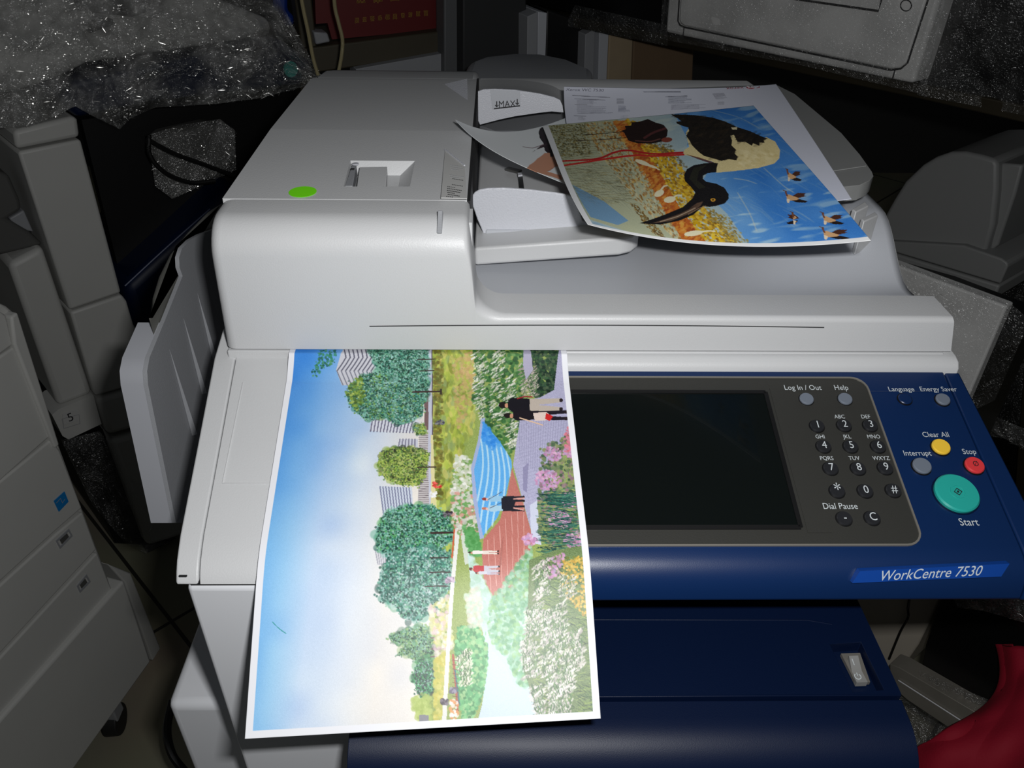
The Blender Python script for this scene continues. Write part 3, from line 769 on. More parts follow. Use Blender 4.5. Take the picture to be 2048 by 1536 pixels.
# lawn and everything right of the tree line
P1.poly([(862, 695), (1150, 695), (1215, 1470), (850, 1470), (868, 1250), (880, 1100), (868, 900)], (150, 168, 92), jit=8)
P1.spray([(866, 697), (952, 697), (948, 850), (900, 960), (905, 1120), (880, 1130), (866, 900)], 1500, 5, [(196, 206, 92), (168, 186, 74), (142, 158, 74), (120, 128, 52), (206, 196, 110), (150, 170, 110)], .6, el=2.4, ang=0, dang=.3)
P1.spray([(866, 697), (885, 697), (884, 1000), (868, 1000)], 300, 4, [(96, 92, 40), (130, 118, 50), (110, 120, 60)], .6)
P1.spray([(905, 720), (950, 700), (948, 800), (915, 860)], 350, 4, [(190, 164, 110), (206, 170, 120), (180, 190, 90)], .55)
# buildings
def stripes(pts, a, b_, n, c1, c2, wd):
    P1.poly(pts, c1)
    for i in range(n):
        t = i/n; P1.line([(a[0][0]+(a[1][0]-a[0][0])*t, a[0][1]+(a[1][1]-a[0][1])*t), (b_[0][0]+(b_[1][0]-b_[0][0])*t, b_[0][1]+(b_[1][1]-b_[0][1])*t)], wd, c2)
P1.poly([(672, 740), (688, 697), (760, 697), (760, 760), (735, 770), (684, 771)], (206, 206, 214))
for i in range(9):
    o_ = i*8.5; P1.line([(688+o_, 697), (692+o_, 715), (684+o_, 728), (674+o_, 742)], 3, (96, 96, 112)); P1.line([(674+o_, 742), (686+o_, 770)], 2.6, (128, 130, 144))
stripes([(742, 840), (740, 862), (830, 866), (840, 845), (830, 835)], ((745, 838), (838, 845)), ((741, 863), (832, 866)), 14, (214, 216, 226), (108, 106, 128), 2.6)
stripes([(800, 878), (836, 878), (836, 896), (797, 892)], ((800, 878), (836, 878)), ((797, 892), (836, 896)), 6, (200, 202, 214), (120, 118, 140), 2.4)
stripes([(758, 972), (824, 975), (826, 1012), (766, 1030)], ((760, 973), (824, 976)), ((767, 1028), (828, 1012)), 11, (206, 214, 228), (124, 128, 156), 2.4)
stripes([(748, 1096), (788, 1110), (782, 1130), (754, 1130)], ((750, 1098), (786, 1110)), ((756, 1128), (782, 1130)), 7, (222, 222, 226), (170, 170, 180), 2)
# fence and paths along the tree line
P1.poly([(838, 862), (860, 862), (862, 1012), (836, 1010)], (196, 190, 190))
for i in range(34): P1.line([(838, 866+i*4.3), (858, 866+i*4.3)], 1.5, (112, 100, 106))
P1.poly([(856, 697), (863, 697), (864, 880), (866, 1010), (858, 1010), (856, 880)], (196, 198, 214)); P1.line([(864, 700), (865, 880)], 2, (90, 80, 90))
P1.poly([(850, 697), (856, 697), (857, 860), (848, 860)], (120, 96, 96))
P1.poly([(862, 870), (866, 870), (872, 1015), (862, 1015)], (222, 214, 160))
# trees of the line
def tree(out_, n, cols, r=3.4, hi=None, dk=None):
    """a crown: soft large clumps of light and dark leaf colour, then fine leaves on top"""
    P1.poly(out_, tuple(np.array(cols[0])*.9), .8, jit=9)
    P1.spray(out_, n//9, r*2.6, cols, .5, edge=2)
    P1.spray(out_, n//14, r*2.0, [(40, 84, 66), (52, 96, 70)] if dk is None else dk, .5)
    P1.spray(out_, n//16, r*1.8, [(150, 196, 180), (130, 180, 150)] if hi is None else hi, .45)
    P1.spray(out_, n, r*.6, cols, .75, edge=3)
    P1.spray(out_, n//3, r*.38, [(190, 216, 214), (150, 196, 176)] if hi is None else hi, .65)
    P1.spray(out_, n//3, r*.42, [(24, 52, 44), (36, 64, 50)] if dk is None else dk, .7)
tree([(735, 697), (855, 697), (855, 800), (840, 812), (800, 770), (765, 760), (752, 735)], 1500, TEAL)
tree([(693, 790), (700, 768), (725, 750), (760, 745), (800, 770), (848, 800), (846, 832), (800, 850), (770, 835), (735, 842), (712, 825), (698, 806)], 1500, TEAL+[(120, 160, 70)])
P1.spray([(693, 790), (700, 768), (725, 750), (728, 800), (712, 822)], 220, 3, YG, .8, edge=2)
P1.spray([(640, 700), (674, 700), (670, 725), (648, 735), (632, 752), (620, 746), (634, 722)], 130, 2.6, [(60, 140, 110), (80, 150, 96), (40, 100, 90)], .8, edge=2)
tree([(753, 932), (762, 905), (790, 893), (830, 895), (858, 906), (852, 950), (835, 972), (800, 970), (770, 958)], 900, YG, 3, hi=[(206, 214, 150), (190, 200, 110)], dk=[(48, 60, 36), (40, 44, 40)])
tree([(828, 850), (848, 846), (852, 868), (832, 870)], 60, YG, 3)
tree([(752, 1085), (758, 1050), (775, 1022), (815, 1010), (862, 1010), (898, 1030), (905, 1080), (880, 1100), (830, 1110), (780, 1108), (755, 1100)], 1500, TEAL+[(90, 170, 96)])
tree([(757, 1180), (760, 1145), (780, 1110), (850, 1095), (900, 1105), (905, 1160), (880, 1215), (840, 1240), (810, 1238), (790, 1215), (768, 1205)], 1500, TEAL, hi=[(216, 226, 228), (190, 214, 206)], dk=[(60, 100, 92)])
tree([(778, 1274), (800, 1262), (830, 1255), (852, 1252), (870, 1290), (862, 1320), (840, 1325), (815, 1310), (790, 1312), (812, 1292), (782, 1284)], 520, [(96, 150, 110), (130, 176, 120), (160, 190, 130), (110, 140, 120)], 3)
tree([(826, 1350), (838, 1325), (858, 1322), (870, 1345), (866, 1380), (850, 1395), (832, 1378)], 420, [(60, 140, 90), (90, 160, 100), (40, 90, 70)], 3, dk=[(60, 60, 70)])
P1.spray([(824, 1395), (856, 1395), (860, 1440), (835, 1438)], 160, 4, [(190, 206, 120), (170, 190, 100)], .6, edge=2)
P1.poly([(838, 1430), (858, 1430), (858, 1446), (838, 1446)], (140, 140, 146))
for xs_, y_ in (((826, 882), 783), ((835, 868), 718), ((840, 868), 741), ((835, 872), 934), ((862, 910), 1065), ((860, 895), 1115), ((860, 900), 1144), ((850, 895), 1172), ((862, 890), 1275), ((862, 892), 1297), ((862, 895), 1312)):
    P1.line([(xs_[0], y_+1), (xs_[1], y_)], 4 if y_ in (783, 1065) else 2.4, (62, 44, 42) if y_ < 1200 else (120, 96, 96))
P1.line([(882, 779), (882, 788)], 4, (52, 40, 36))
P1.spray([(858, 1210), (900, 1190), (905, 1300), (870, 1320)], 260, 4, [(232, 222, 140), (220, 190, 200), (236, 232, 216), (206, 206, 150)], .6)
P1.spray([(870, 1320), (900, 1300), (890, 1440), (868, 1442)], 320, 4, [(206, 196, 90), (182, 186, 90), (214, 206, 120)], .7)
# long pale path on the right of the trees
P1.poly([(905, 1020), (912, 1010), (920, 1060), (908, 1180), (900, 1300), (893, 1442), (884, 1442), (892, 1300), (900, 1180), (910, 1080)], (226, 226, 220))
P1.poly([(920, 1060), (932, 1050), (950, 1120), (930, 1130)], (206, 214, 200)); P1.line([(912, 1015), (908, 1070), (904, 1115)], 3, (206, 96, 60))
# white blossoms, green hedges
HB = [(80, 130, 70), (60, 110, 60), (110, 150, 90), (46, 84, 50)]
P1.spray([(948, 697), (1048, 697), (1050, 760), (1038, 870), (1018, 920), (970, 845), (946, 800)], 900, 4.5, HB, .85)
P1.spray([(1055, 697), (1130, 697), (1110, 790), (1075, 800), (1050, 760)], 800, 4, [(40, 70, 50), (58, 92, 58), (76, 96, 70), (30, 50, 40)], .9)
def plumes(out_, n, cols=((222, 220, 206), (196, 196, 180), (236, 234, 226)), r=2.0, el=4.2, ang=1.0, d=.35): P1.spray(out_, int(n*.8), r*.8, cols, .8, el=el, ang=ang, dang=d); P1.spray(out_, n, .9, [(70, 110, 60), (96, 136, 76), (52, 84, 52)], .7, el=4, ang=0, dang=.6)
plumes([(945, 705), (962, 700), (975, 740), (965, 840), (950, 815)], 110)
plumes([(990, 700), (1008, 700), (1006, 760), (1010, 860), (985, 850), (978, 800)], 130)
plumes([(1010, 760), (1034, 740), (1034, 890), (1014, 900)], 150)
plumes([(1040, 730), (1075, 735), (1075, 790), (1048, 800)], 160, cols=((214, 202, 190), (186, 176, 166), (160, 150, 140)))
P1.spray([(912, 910), (940, 915), (950, 1000), (930, 1010), (900, 985)], 300, 4, [(216, 216, 200), (196, 206, 180), (120, 160, 90), (232, 232, 226)], .8)
P1.spray([(905, 985), (950, 985), (955, 1070), (925, 1075), (905, 1050)], 320, 4, [(90, 150, 80), (206, 206, 196), (120, 170, 100), (220, 214, 206), (210, 150, 140)], .8)
P1.spray([(925, 1050), (955, 1065), (965, 1110), (940, 1112)], 160, 4, [(80, 150, 80), (96, 164, 96)], .85)
# paving
PAV = [(1040, 840), (1052, 800), (1080, 795), (1108, 780), (1118, 700), (1130, 700), (1145, 860), (1140, 880), (1110, 905), (1100, 980), (1075, 1000), (1062, 1060), (1048, 1010), (1026, 930)]
P1.poly(PAV, (178, 176, 204), jit=7)
P1.poly([(1047, 697), (1060, 697), (1066, 740), (1052, 760), (1046, 730)], (176, 172, 194))
for i in range(26):
    P1.line([(1038+i*5, 815+i*1.5), (1040+i*4.2, 920+i*3)], .8, (140, 138, 168), .55)
for i in range(34): P1.line([(1030, 820+i*7), (1135, 790+i*7)], .7, (146, 144, 172), .35)
P1.poly([(1046, 935), (1057, 925), (1054, 985), (1046, 980)], (138, 134, 168), .8)
P1.poly([(1060, 1010), (1075, 1000), (1082, 1090), (1062, 1085)], (206, 210, 228))
# water
P1.poly([(962, 838), (970, 835), (968, 880), (952, 930), (957, 1000), (968, 1076), (960, 1078), (946, 1000), (942, 935), (956, 880)], (164, 178, 214))
WAT = [(966, 842), (1000, 884), (1022, 918), (1024, 932), (1012, 990), (995, 1035), (966, 1072), (958, 1030), (948, 940), (960, 890)]
P1.poly(WAT, (96, 172, 232), jit=4)
for k_ in range(6):
    for q_ in range(60):
        t = q_/60; x_ = 958+k_*11+8*math.sin(t*5); y_ = 860+k_*9+t*200
        r_ = P1.mask(WAT)
        i_, j_ = P1.g(x_, y_); sl_, ins_ = r_; a_, b_ = int(i_)-sl_[0].start, int(j_)-sl_[1].start
        if 0 <= a_ < ins_.shape[0] and 0 <= b_ < ins_.shape[1] and ins_[a_, b_]: P1.dab(i_, j_, 3.2, 1.8, (206, 232, 240), .55)
P1.spray([(966, 842), (1000, 884), (985, 900), (965, 880)], 90, 4, [(56, 140, 226), (70, 152, 230)], .6)
# timber deck
DECK = [(1024, 936), (1046, 1005), (1062, 1062), (1066, 1090), (1045, 1150), (1026, 1196), (1006, 1206), (985, 1190), (968, 1160), (964, 1110), (967, 1078), (1000, 1040), (1015, 985)]
P1.poly(DECK, (190, 118, 108), jit=4)
for i in range(7): P1.line([(975+i*12, 1080-i*14), (982+i*11, 1180-i*8)], 1.1, (226, 176, 166), .8)
P1.poly([(1002, 1090), (1007, 1070), (1003, 1130), (998, 1135)], (160, 96, 88), .6)
# river and its banks
P1.poly([(935, 1105), (962, 1150), (990, 1210), (1060, 1200), (1050, 1330), (1070, 1380), (1095, 1435), (960, 1440), (975, 1330), (965, 1260), (945, 1200)], (196, 222, 216))
P1.spray([(980, 1205), (1062, 1090), (1075, 1200), (1050, 1330), (1070, 1375), (1040, 1372), (1015, 1320), (975, 1270)], 1500, 4, [(120, 176, 140), (150, 196, 166), (96, 156, 110), (180, 210, 190), (140, 186, 120)], .6)
P1.poly([(972, 1250), (985, 1300), (1010, 1330), (1030, 1372), (1060, 1385), (1085, 1400), (1092, 1436), (956, 1441), (972, 1380), (972, 1320)], (200, 216, 244))
P1.spray([(940, 1110), (960, 1140), (985, 1200), (965, 1260), (945, 1200)], 160, 5, [(206, 226, 224), (190, 214, 206), (170, 206, 180)], .5)
P1.spray([(915, 1255), (955, 1250), (973, 1290), (974, 1340), (962, 1395), (945, 1440), (925, 1440), (915, 1380), (912, 1300)], 1300, 3.6, [(96, 176, 110), (74, 156, 96), (130, 196, 130), (60, 130, 76), (160, 200, 140)], .8)
plumes([(914, 1310), (942, 1295), (942, 1370), (922, 1368)], 130, cols=((240, 232, 214), (230, 226, 206)))
P1.spray([(930, 1190), (960, 1170), (965, 1250), (940, 1255)], 260, 4, [(190, 216, 190), (214, 226, 214), (216, 206, 190)], .5)
P1.line([(906, 1310), (911, 1360), (915, 1420)], 4, (176, 84, 60)); P1.line([(910, 1340), (919, 1410)], 2.6, (60, 110, 120))
for i in range(12): P1.line([(905, 1320+i*9), (917, 1322+i*9)], 1.2, (120, 70, 60))
P1.spray([(900, 1400), (915, 1400), (915, 1440), (902, 1440)], 40, 3, [(226, 150, 90), (240, 236, 230)], .8)
# far people
for x_, y_, c_ in ((880, 845, (70, 70, 80)), (896, 1028, (60, 50, 60)), (874, 970, (200, 60, 50)), (866, 988, (230, 230, 230)), (905, 1380, (96, 90, 110)), (888, 1404, (70, 60, 70)), (900, 1160, (150, 130, 150))):
    P1.spray([(x_-8, y_-5), (x_+8, y_-5), (x_+8, y_+5), (x_-8, y_+5)], 22, 2.6, [c_, tuple(min(255, q_+60) for q_ in c_)], .85)
# flowers and spiky grass in front
P1.spray([(1080, 895), (1120, 880), (1150, 860), (1172, 1050), (1180, 1110), (1110, 1110), (1075, 1060)], 900, 4, [(110, 130, 90), (70, 96, 70), (140, 150, 100), (150, 120, 130)], .85)
PK = [(206, 150, 190), (184, 130, 172), (222, 176, 206), (190, 160, 200)]
for c_, w_, n in (((1105, 908), 18, 90), ((1095, 960), 26, 150), ((1140, 905), 14, 70), ((1160, 1000), 14, 80), ((1140, 1000), 18, 90), ((1120, 1040), 22, 120), ((1150, 1080), 22, 130), ((1060, 1080), 14, 60), ((1175, 1105), 16, 70)):
    t = np.linspace(0, 6.28, 12, endpoint=False); P1.spray([(c_[0]+w_*math.cos(q_), c_[1]+w_*.8*math.sin(q_)) for q_ in t], n, 2.8, PK, .8, edge=1)
P1.spray([(1128, 868), (1140, 850), (1146, 900), (1130, 905)], 60, 3, [(222, 120, 136), (206, 130, 150)], .8)
for i in range(320):
    x_ = rnd.uniform(1078, 1150); y_ = rnd.gauss(1062, 42) if i % 3 else rnd.uniform(985, 1010)
    if 975 < y_ < 1150: P1.line([(x_+26, y_+rnd.uniform(-8, 8)), (x_-6, y_+rnd.uniform(-3, 3))], 1.5, rnd.choice([(50, 110, 96), (36, 80, 74), (80, 136, 110), (24, 58, 54)]), .85)
# reeds
REED = [(1058, 1120), (1110, 1100), (1172, 1090), (1178, 1160), (1195, 1432), (1098, 1436), (1062, 1385), (1045, 1330), (1055, 1240)]
P1.poly(REED, (110, 132, 84), jit=10)
for i in range(900):
    y_ = rnd.uniform(1110, 1432); x_ = rnd.uniform(1062+(1432-y_)*.02, 1178+(y_-1110)*.05)
    P1.line([(x_+13, y_+rnd.uniform(-7, 12)), (x_, y_)], 1.1, rnd.choice([(60, 96, 56), (130, 156, 84), (90, 122, 70), (40, 66, 44), (150, 170, 90)]), .8)
P1.spray([(1112, 1118), (1180, 1110), (1184, 1240), (1150, 1220), (1125, 1180)], 330, 2.6, [(216, 176, 70), (196, 160, 70), (226, 190, 96), (120, 130, 60)], .85)
P1.spray([(1085, 1120), (1130, 1105), (1120, 1150), (1090, 1160)], 90, 2.6, PK, .7)
RC = ((220, 214, 206), (196, 190, 184), (170, 164, 158), (232, 228, 220))
for o_, n in (([(1068, 1130), (1100, 1112), (1100, 1190), (1070, 1200)], 130), ([(1052, 1215), (1085, 1205), (1080, 1270), (1052, 1275)], 130), ([(1042, 1280), (1075, 1280), (1078, 1350), (1048, 1360)], 150),
              ([(1085, 1225), (1130, 1200), (1135, 1260), (1090, 1290)], 230), ([(1085, 1270), (1140, 1265), (1150, 1380), (1100, 1400), (1085, 1340)], 420), ([(1100, 1370), (1145, 1370), (1140, 1432), (1100, 1434)], 170),
              ([(1060, 1370), (1085, 1370), (1090, 1430), (1070, 1425)], 90), ([(1120, 1150), (1150, 1150), (1150, 1195), (1122, 1195)], 70), ([(1140, 1260), (1165, 1255), (1168, 1340), (1145, 1340)], 110)):
    plumes(o_, n, cols=RC, r=1.9, el=4.6, ang=1.05, d=.3)
# walkers (the picture is printed sideways: heads point left)
def figure(x, y, L, shirt, legs, skin=(206, 150, 120), hair=(30, 24, 24), w=1.0):
    P1.el(x+L*.06, y, L*.065, L*.05*w, hair); P1.el(x+L*.12, y+1, L*.03, L*.035, skin)
    P1.poly([(x+L*.14, y-L*.07*w), (x+L*.2, y-L*.11*w), (x+L*.5, y-L*.09*w), (x+L*.5, y+L*.08*w), (x+L*.2, y+L*.1*w), (x+L*.14, y+L*.05*w)], shirt)
    P1.poly([(x+L*.48, y-L*.09*w), (x+L*.96, y-L*.1*w), (x+L*.96, y-L*.04*w), (x+L*.6, y), (x+L*.96, y+L*.03*w), (x+L*.96, y+L*.09*w), (x+L*.48, y+L*.09*w)], legs)
    P1.el(x+L*.97, y-L*.07*w, L*.03, L*.03, (40, 30, 34)); P1.el(x+L*.97, y+L*.06*w, L*.03, L*.03, (40, 30, 34))
figure(998, 810, 128, (22, 20, 28), (190, 178, 166), w=1.05); P1.line([(1035, 797), (1050, 793), (1064, 794)], 3.4, (150, 40, 44))
figure(1008, 831, 128, (26, 20, 28), (30, 24, 34), w=.8); P1.poly([(1066, 826), (1092, 824), (1104, 832), (1100, 840), (1070, 842)], (226, 206, 196)); P1.poly([(1092, 826), (1106, 832), (1100, 842), (1090, 838)], (206, 40, 40)); P1.line([(1040, 836), (1085, 850)], 3, (226, 190, 160))
figure(964, 998, 86, (150, 196, 226), (34, 34, 44), skin=(226, 190, 180), hair=(150, 60, 50), w=.7); figure(964, 1017, 86, (170, 206, 226), (34, 34, 44), skin=(226, 190, 180), hair=(196, 120, 96), w=.7)
P1.poly([(1003, 996), (1026, 994), (1032, 1002), (1026, 1020), (1003, 1018)], (34, 34, 44)); P1.line([(1028, 998), (1048, 996)], 3, (214, 160, 150)); P1.line([(1028, 1016), (1048, 1020)], 3, (214, 160, 150))
P1.line([(975, 1000), (1003, 984)], 1.4, (70, 60, 80)); P1.line([(980, 1016), (1003, 1005)], 1.4, (70, 60, 80))
figure(936, 1105, 62, (236, 230, 226), (226, 216, 206), w=.6, hair=(60, 40, 40)); figure(938, 1138, 62, (190, 60, 66), (200, 196, 206), w=1.1, hair=(96, 50, 50)); figure(950, 1146, 50, (206, 206, 216), (190, 190, 206), w=.7, hair=(96, 50, 50))
# pen scratch, margins
P1.curve([(545, 1244), (558, 1257), (572, 1267)], 1.6, (60, 160, 160))
k1.c += nr.normal(0, 2.5, (Hn, Wn, 1))
k1.c[:, :mi] = k1.c[:, -mi:] = (240, 241, 246); k1.c[-int(.0045/VL*Hn):] = (240, 241, 246)
sheet('park_print', G1, k1, 'printed_park', 'large glossy park picture printed sideways, hanging over the control panel', 'print')

# ---- bird print on the feeder tray
def w3(x, y, z): return Z(x, y, z)
top = [w3(1085, 252, 1.112), w3(1226, 239, 1.122), w3(1364, 226, 1.132), w3(1507, 211, 1.142)]
rig = [w3(1507, 211, 1.142), w3(1575, 288, 1.143), w3(1652, 375, 1.141), w3(1742, 481, 1.135)]
lef = [w3(1085, 252, 1.112), w3(1108, 310, 1.117), w3(1136, 378, 1.122), w3(1176, 449, 1.119)]
bot = [w3(1176, 449, 1.119), w3(1330, 480, 1.108), w3(1510, 493, 1.114), w3(1742, 481, 1.135)]
G2 = coons(top, bot, lef, rig, 400, 620); k2 = Ink(G2, (120, 168, 206)); B = k2
def A(*pts): return [(1060+x/2.844, 160+y/2.844) for x, y in pts]
k2.c[:] = mixc([(0, (150, 176, 190)), (.35, (176, 200, 210)), (.6, (104, 158, 212)), (1, (62, 126, 200))], np.clip((k2.px-1200-(k2.py-250)*.55)/260, 0, 1))
k2.c += smoothnoise(400, 620, 30, 7)[..., None]*np.array([1, .8, .4])
_ii, _jj = np.mgrid[0:400, 0:620]; _w = smoothnoise(400, 1400, 9, 1.0); _s = _w[_ii, ((_jj*.35+_ii*.9).astype(int)) % 1400]+smoothnoise(400, 620, 40, .8)
k2.c += (np.clip(_s-.5, 0, 1.2)*46)[..., None]*np.array([1.2, .8, .15])
for i in range(60):                              # streaky clouds
    x_ = rnd.uniform(1000, 1750); y_ = rnd.uniform(160, 800); B.line(A((x_, y_), (x_+60, y_+26), (x_+130, y_+rnd.uniform(60, 100))), rnd.uniform(1.5, 4), (190, 200, 196), .04)
for c_ in (((950, 200), (1100, 240), (1260, 300)), ((1030, 170), (1180, 210), (1300, 270)), ((1160, 560), (1230, 570), (1290, 590)), ((1330, 500), (1440, 600), (1500, 640)), ((1180, 640), (1250, 760), (1290, 860))):
    B.curve(A(*c_), 3, (206, 206, 190), .12)
B.poly(A((95, 255), (820, 190), (900, 340), (880, 420), (1040, 480), (960, 600), (1120, 760), (1260, 960), (850, 960), (330, 790)), (176, 190, 184), .75)
B.poly(A((95, 255), (500, 225), (640, 430), (760, 700), (900, 960), (330, 790)), (172, 176, 144), .9)
for i in range(900):                             # marsh grass
    x_ = rnd.uniform(110, 560); y_ = rnd.uniform(250, 700); B.line(A((x_, y_), (x_+rnd.uniform(25, 70), y_+rnd.uniform(-4, 10))), .8, rnd.choice([(96, 84, 40), (60, 54, 30), (196, 196, 160), (150, 130, 70), (120, 120, 96)]), .5)
B.spray(A((100, 262), (330, 245), (350, 420), (160, 440)), 700, 2, [(70, 62, 30), (104, 92, 40), (50, 48, 28), (140, 120, 60)], .42)
B.spray(A((300, 250), (500, 232), (640, 430), (790, 720), (930, 930), (840, 920), (560, 640), (400, 420)), 1300, 1.9, [(176, 124, 50), (120, 78, 34), (206, 170, 90), (212, 196, 150), (150, 96, 40), (196, 200, 170)], .55, el=1.8, ang=0, dang=.7)
B.poly(A((470, 235), (560, 228), (680, 420), (760, 560), (860, 740), (1010, 930), (870, 915), (740, 700), (640, 500), (560, 380)), (186, 104, 40), jit=12)
B.spray(A((470, 235), (560, 228), (700, 440), (860, 740), (1010, 930), (870, 915), (740, 700), (600, 460)), 500, 2.4, [(176, 88, 34), (206, 130, 50), (150, 66, 30), (214, 160, 70)], .6, el=2.5, ang=.9, dang=.3)
B.spray(A((540, 228), (620, 240), (650, 350), (800, 400), (880, 520), (940, 600), (920, 660), (1050, 780), (1170, 930), (1010, 930), (860, 730), (740, 520), (650, 400)), 1300, 3, [(206, 166, 30), (226, 190, 50), (170, 128, 30), (140, 100, 30), (216, 176, 60)], .8, edge=3)
B.spray(A((640, 340), (800, 370), (900, 500), (850, 480)), 160, 2, [(120, 110, 80), (90, 80, 50)], .5, edge=4)
B.spray(A((980, 700), (1120, 790), (1230, 930), (1130, 930)), 260, 2, [(170, 140, 50), (120, 96, 40), (150, 140, 90)], .6, edge=5)
B.poly(A((240, 595), (420, 690), (560, 800), (500, 825), (345, 780)), (96, 142, 188), .8); B.poly(A((250, 600), (340, 780), (320, 770), (230, 620)), (140, 160, 150), .5)
for i in range(240): x_ = rnd.uniform(170, 520); y_ = rnd.uniform(480, 680); B.line(A((x_, y_), (x_+60, y_+rnd.uniform(0, 60))), .7, (110, 112, 96), .4)
B.spray(A((570, 700), (620, 720), (780, 900), (820, 930), (680, 860)), 220, 1.8, [(120, 90, 40), (150, 120, 60), (90, 70, 40)], .7)
# small birds in the field
for x_, y_, rx_, ry_, r_ in ((640, 470, 44, 12, 20), (690, 490, 34, 7, 18), (735, 645, 30, 17, -25), (795, 680, 34, 18, -10), (930, 872, 54, 15, -8)): B.el(*A((x_, y_))[0], rx_/2.844, ry_/2.844, (226, 220, 186), rot=r_)
for pts in (((745, 625), (762, 605), (780, 600)), ((820, 665), (840, 655), (860, 658)), ((980, 862), (1020, 858), (1050, 860)), ((715, 500), (735, 510))): B.curve(A(*(pts if len(pts) > 2 else (pts[0], pts[0], pts[1]))), 3, (226, 220, 186))
# red legs
B.curve(A((872, 412), (700, 420), (560, 400), (480, 412), (380, 448), (175, 462)), 4.6, (178, 34, 36)); B.curve(A((872, 424), (700, 432), (600, 428), (440, 448), (300, 470), (178, 488)), 4.6, (190, 44, 40))
# dark bird
for a_, c_ in (((535, 293), (300, 312)), ((545, 328), (262, 346))): B.curve(A(a_, ((a_[0]+c_[0])/2, (a_[1]+c_[1])/2+2), c_), 1.8, (44, 28, 22))
B.poly(A((535, 300), (520, 288), (545, 280), (540, 262), (575, 258), (580, 240), (620, 238), (670, 222), (715, 242), (760, 255), (784, 285), (780, 318), (752, 350), (690, 362), (610, 360), (560, 345)), (34, 20, 18), jit=5)
B.curve(A((650, 330), (700, 300), (770, 275)), 5, (84, 44, 44)); B.curve(A((600, 345), (680, 350), (740, 335)), 3, (96, 60, 54)); B.el(*A((778, 340))[0], 11, 5, (128, 60, 46), rot=-4)
# big stork: body, wing, neck, beak
B.poly(A((872, 412), (880, 395), (905, 380), (886, 300), (905, 270), (1000, 300), (1150, 305), (1260, 345), (1345, 325), (1395, 350), (1422, 400), (1418, 445), (1390, 475), (1300, 500), (1180, 516), (1060, 527), (1035, 505), (1065, 478), (1030, 462), (950, 442), (880, 426)), (222, 206, 152), jit=5)
B.spray(A((1180, 400), (1300, 380), (1415, 420), (1380, 470), (1180, 500)), 120, 4, [(232, 218, 168), (214, 196, 138)], .5)
WING = A((800, 196), (850, 196), (940, 200), (1040, 214), (1110, 236), (1180, 268), (1250, 290), (1320, 322), (1352, 334), (1330, 342), (1334, 358), (1305, 356), (1306, 374), (1270, 360), (1262, 374), (1225, 352), (1180, 352), (1160, 312), (1140, 318), (1150, 345), (1146, 372), (1172, 396), (1164, 418), (1182, 436), (1174, 457), (1130, 450), (1090, 460), (1050, 448), (990, 432), (960, 410), (920, 370), (905, 340), (888, 318), (905, 290), (900, 270), (870, 262), (835, 248), (832, 238), (860, 234), (840, 218))
B.poly(WING, (30, 25, 20), jit=4); B.spray(WING, 160, 2.2, [(52, 42, 28), (20, 18, 16), (64, 50, 34)], .25, el=4, ang=1.2, dang=.3)
B.poly(A((1145, 270), (1178, 268), (1176, 282), (1150, 282)), (216, 206, 170))
B.poly(A((880, 420), (960, 440), (1045, 468), (1040, 478), (960, 452)), (90, 44, 34), .8)
B.poly(A((1070, 474), (1062, 500), (1060, 524), (1012, 530), (984, 544), (984, 562), (1002, 578), (1060, 590), (1105, 612), (1130, 650), (1130, 675), (1108, 702), (1060, 716), (1020, 722), (985, 716), (930, 766), (850, 800), (740, 822), (620, 815), (760, 768), (870, 722), (925, 672), (940, 640), (915, 608), (882, 575), (876, 540), (892, 508), (930, 485), (990, 474), (1040, 470)), (24, 22, 24), jit=4)
B.poly(A((905, 560), (930, 500), (1010, 480), (960, 520), (950, 570), (1000, 610), (960, 620)), (48, 50, 36), .6)
B.poly(A((985, 690), (970, 716), (900, 762), (800, 802), (690, 816), (800, 780), (900, 735), (950, 700)), (110, 84, 66), .8); B.poly(A((960, 706), (850, 762), (740, 800), (860, 750)), (30, 22, 22)); B.line(A((940, 728), (840, 776), (740, 806)), 1.6, (176, 156, 132), .8); B.line(A((1000, 716), (960, 730), (900, 764)), 1.6, (150, 120, 96), .7)
B.el(*A((1041, 682))[0], 5, 3.4, (206, 150, 50)); B.el(*A((1041, 682))[0], 2, 1.5, (20, 16, 12))
# five birds in flight
for x_, y_, w_, u_ in ((1490, 545, 52, 1), (1495, 668, 78, 1), (1525, 790, 62, -1), (1705, 792, 76, 1), (1715, 876, 96, 1)):
    wd_ = u_
    B.poly(A((x_-w_*.1*wd_, y_-4), (x_+w_*.35*wd_, y_-26), (x_+w_*.95*wd_, y_-24), (x_+w_*.8*wd_, y_-12), (x_+w_*.98*wd_, y_-8), (x_+w_*.4*wd_, y_+4)), (74, 42, 30))
    B.poly(A((x_, y_+8), (x_+w_*.5*wd_, y_+10), (x_+w_*1.1*wd_, y_+22), (x_+w_*.9*wd_, y_+30), (x_+w_*.3*wd_, y_+28), (x_-w_*.1, y_+18)), (36, 26, 24))
    B.poly(A((x_-w_*.5, y_-12), (x_-w_*.3, y_-18), (x_+w_*.1*wd_, y_-6), (x_+w_*.45*wd_, y_+4), (x_+w_*.4*wd_, y_+12), (x_, y_+18), (x_-w_*.38, y_+18)), (202, 160, 116))
    B.poly(A((x_-w_*.45, y_+6), (x_-w_*.2, y_+12), (x_-w_*.28, y_+32), (x_-w_*.42, y_+30)), (226, 210, 184))
    B.line(A((x_-w_*.42, y_-10), (x_-w_*.52, y_-30), (x_-w_*.5, y_-36)), 2.6, (116, 70, 48)); B.line(A((x_-w_*.48, y_-34), (x_-w_*.7, y_-42)), 1.6, (90, 60, 46))
k2.c += nr.normal(0, 3, (400, 620, 1))
